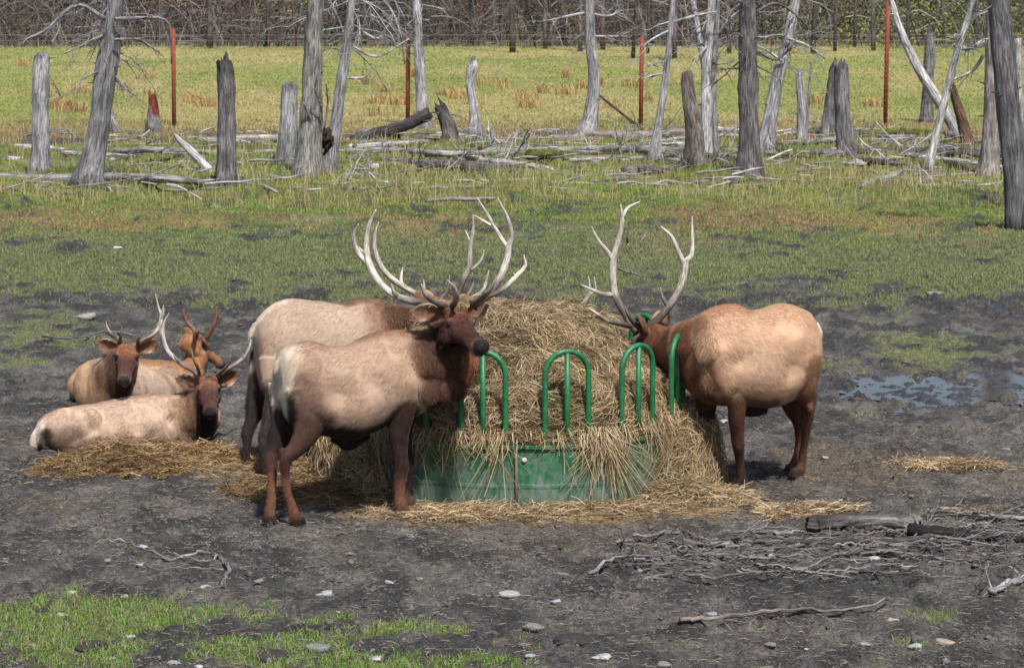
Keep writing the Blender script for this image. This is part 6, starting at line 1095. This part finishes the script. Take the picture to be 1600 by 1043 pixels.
    # lumps of dark mud
    for i, (x, y, w, l) in enumerate([(540, 980, 60, 'dark clod of churned mud in the lower left grass'), (895, 1000, 56, 'dark clod of churned mud at the lower centre'), (1340, 975, 40, 'dark clod of churned mud near the flat white stone'), (140, 1010, 50, 'dark clod of churned mud at the bottom left'), (425, 1025, 50, 'dark clod of churned mud at the bottom, left of centre'), (275, 985, 44, 'dark clod of churned mud in the vivid grass')]):
        p = on(x, y); a = w / 2 * mpp(p); V, Fc = ellipsoid(p, [np.array([a, 0, 0]), np.array([0, a * 1.1, 0]), np.array([0, 0, a * .35])], 30); V = p + (V - p) * (.5 + 1.0 * fbm((V - p) * 14 + i * 5, 4, i))[:, None]; tag(mk('mud_clod', V, Fc, M['stone'], col=(.035, .03, .028), origin=p), l, 'mud clod')
# ------------------------------------------------------------ camera, light, render
def setup_view():
    cd = bpy.data.cameras.new('camera'); co = bpy.data.objects.new('camera', cd); COL.objects.link(co); SC.camera = co
    co.location = (0, 0, H); co.rotation_euler = (math.radians(90) - PITCH, 0, 0)
    cd.sensor_width = 36; cd.lens = 36 * F / 1600; cd.clip_end = 2000; cd.clip_start = .5
    cd.dof.use_dof = True; cd.dof.focus_distance = 21.8; cd.dof.aperture_fstop = 12
    w = bpy.data.worlds.new('World'); SC.world = w; w.use_nodes = True; t = w.node_tree
    sk = t.nodes.new('ShaderNodeTexSky'); sk.sky_type = 'NISHITA'; sk.sun_disc = False
    sk.sun_elevation = SUN_EL; sk.sun_rotation = SUN_ROT; sk.dust_density = 2.5
    bg = t.nodes['Background']; t.links.new(sk.outputs[0], bg.inputs[0]); bg.inputs[1].default_value = .082
    l = bpy.data.lights.new('sun', 'SUN'); l.energy = 4.0; l.angle = math.radians(4.0); l.color = (1, .965, .925)
    lo = bpy.data.objects.new('sun', l); COL.objects.link(lo)
    d = Vector((math.sin(SUN_ROT) * math.cos(SUN_EL), math.cos(SUN_ROT) * math.cos(SUN_EL), math.sin(SUN_EL)))
    lo.rotation_euler = d.to_track_quat('Z', 'Y').to_euler(); lo.location = (10, 10, 30)
    SC.view_settings.view_transform = 'Standard'; SC.view_settings.look = 'None'; SC.view_settings.exposure = EXPO
    SC.render.engine = 'CYCLES'; SC.render.resolution_x = 1024; SC.render.resolution_y = 667
SUN_EL = math.radians(57); SUN_ROT = math.radians(160); EXPO = 0.50   # high sun from behind and slightly right of the camera
import time
T0 = time.time()
def step(n): print('STEP', n, round(time.time() - T0, 1))
build_ground(); build_puddles(); step('ground'); build_grass(); step('grass'); build_litter(); step('litter')
build_feeder(); build_hay(); step('feeder')
heap('hay_heap', 'low brown heap of loose hay in front of the nearest resting elk', [(200, 735, .60, .35, .20), (120, 742, .35, .25, .10), (300, 722, .45, .25, .12), (420, 735, .5, .3, .06)], 9000, 5, .45, 1.1, (1, .88, .75))
heap('hay_heap', 'loose hay under the front bull, piled against the left side of the feeder', [(590, 745, .34, .7, .42), (560, 770, .5, .5, .14), (480, 770, .6, .5, .07)], 8000, 6, .25, .85, (.9, .78, .66))  # brown stems tinted darker, the bull's shade put into their colour
heap('hay_heap', 'thin apron of pale straw along the front foot of the feeder', [(900, 803, .95, .18, .015), (1110, 785, .35, .4, .06), (720, 808, .6, .16, .015), (1070, 780, .3, .3, .12)], 5200, 7, .6, 1.25)
heap('hay_heap', 'pale streak of straw lying alone beyond the right bull', [(1480, 732, .5, .07, .03)], 500, 8, .8, 1.4)
heap('hay_heap', 'bright sheaf of straw lying against the sawn log', [(1232, 808, .22, .2, .07), (1290, 800, .3, .05, .04)], 700, 9, .8, 1.4)
step('heaps')
build_snags(); build_logs(); step('snags'); build_fence(); build_far(); step('far'); build_crumbs(); build_timber(); build_stones(); build_sticks(); step('sticks')
elk_front(); elk_behind(); elk_right(); elk_lying_front(); elk_lying_middle(); elk_lying_back(); elk_hidden(); step('elk')
setup_view(); step('done')
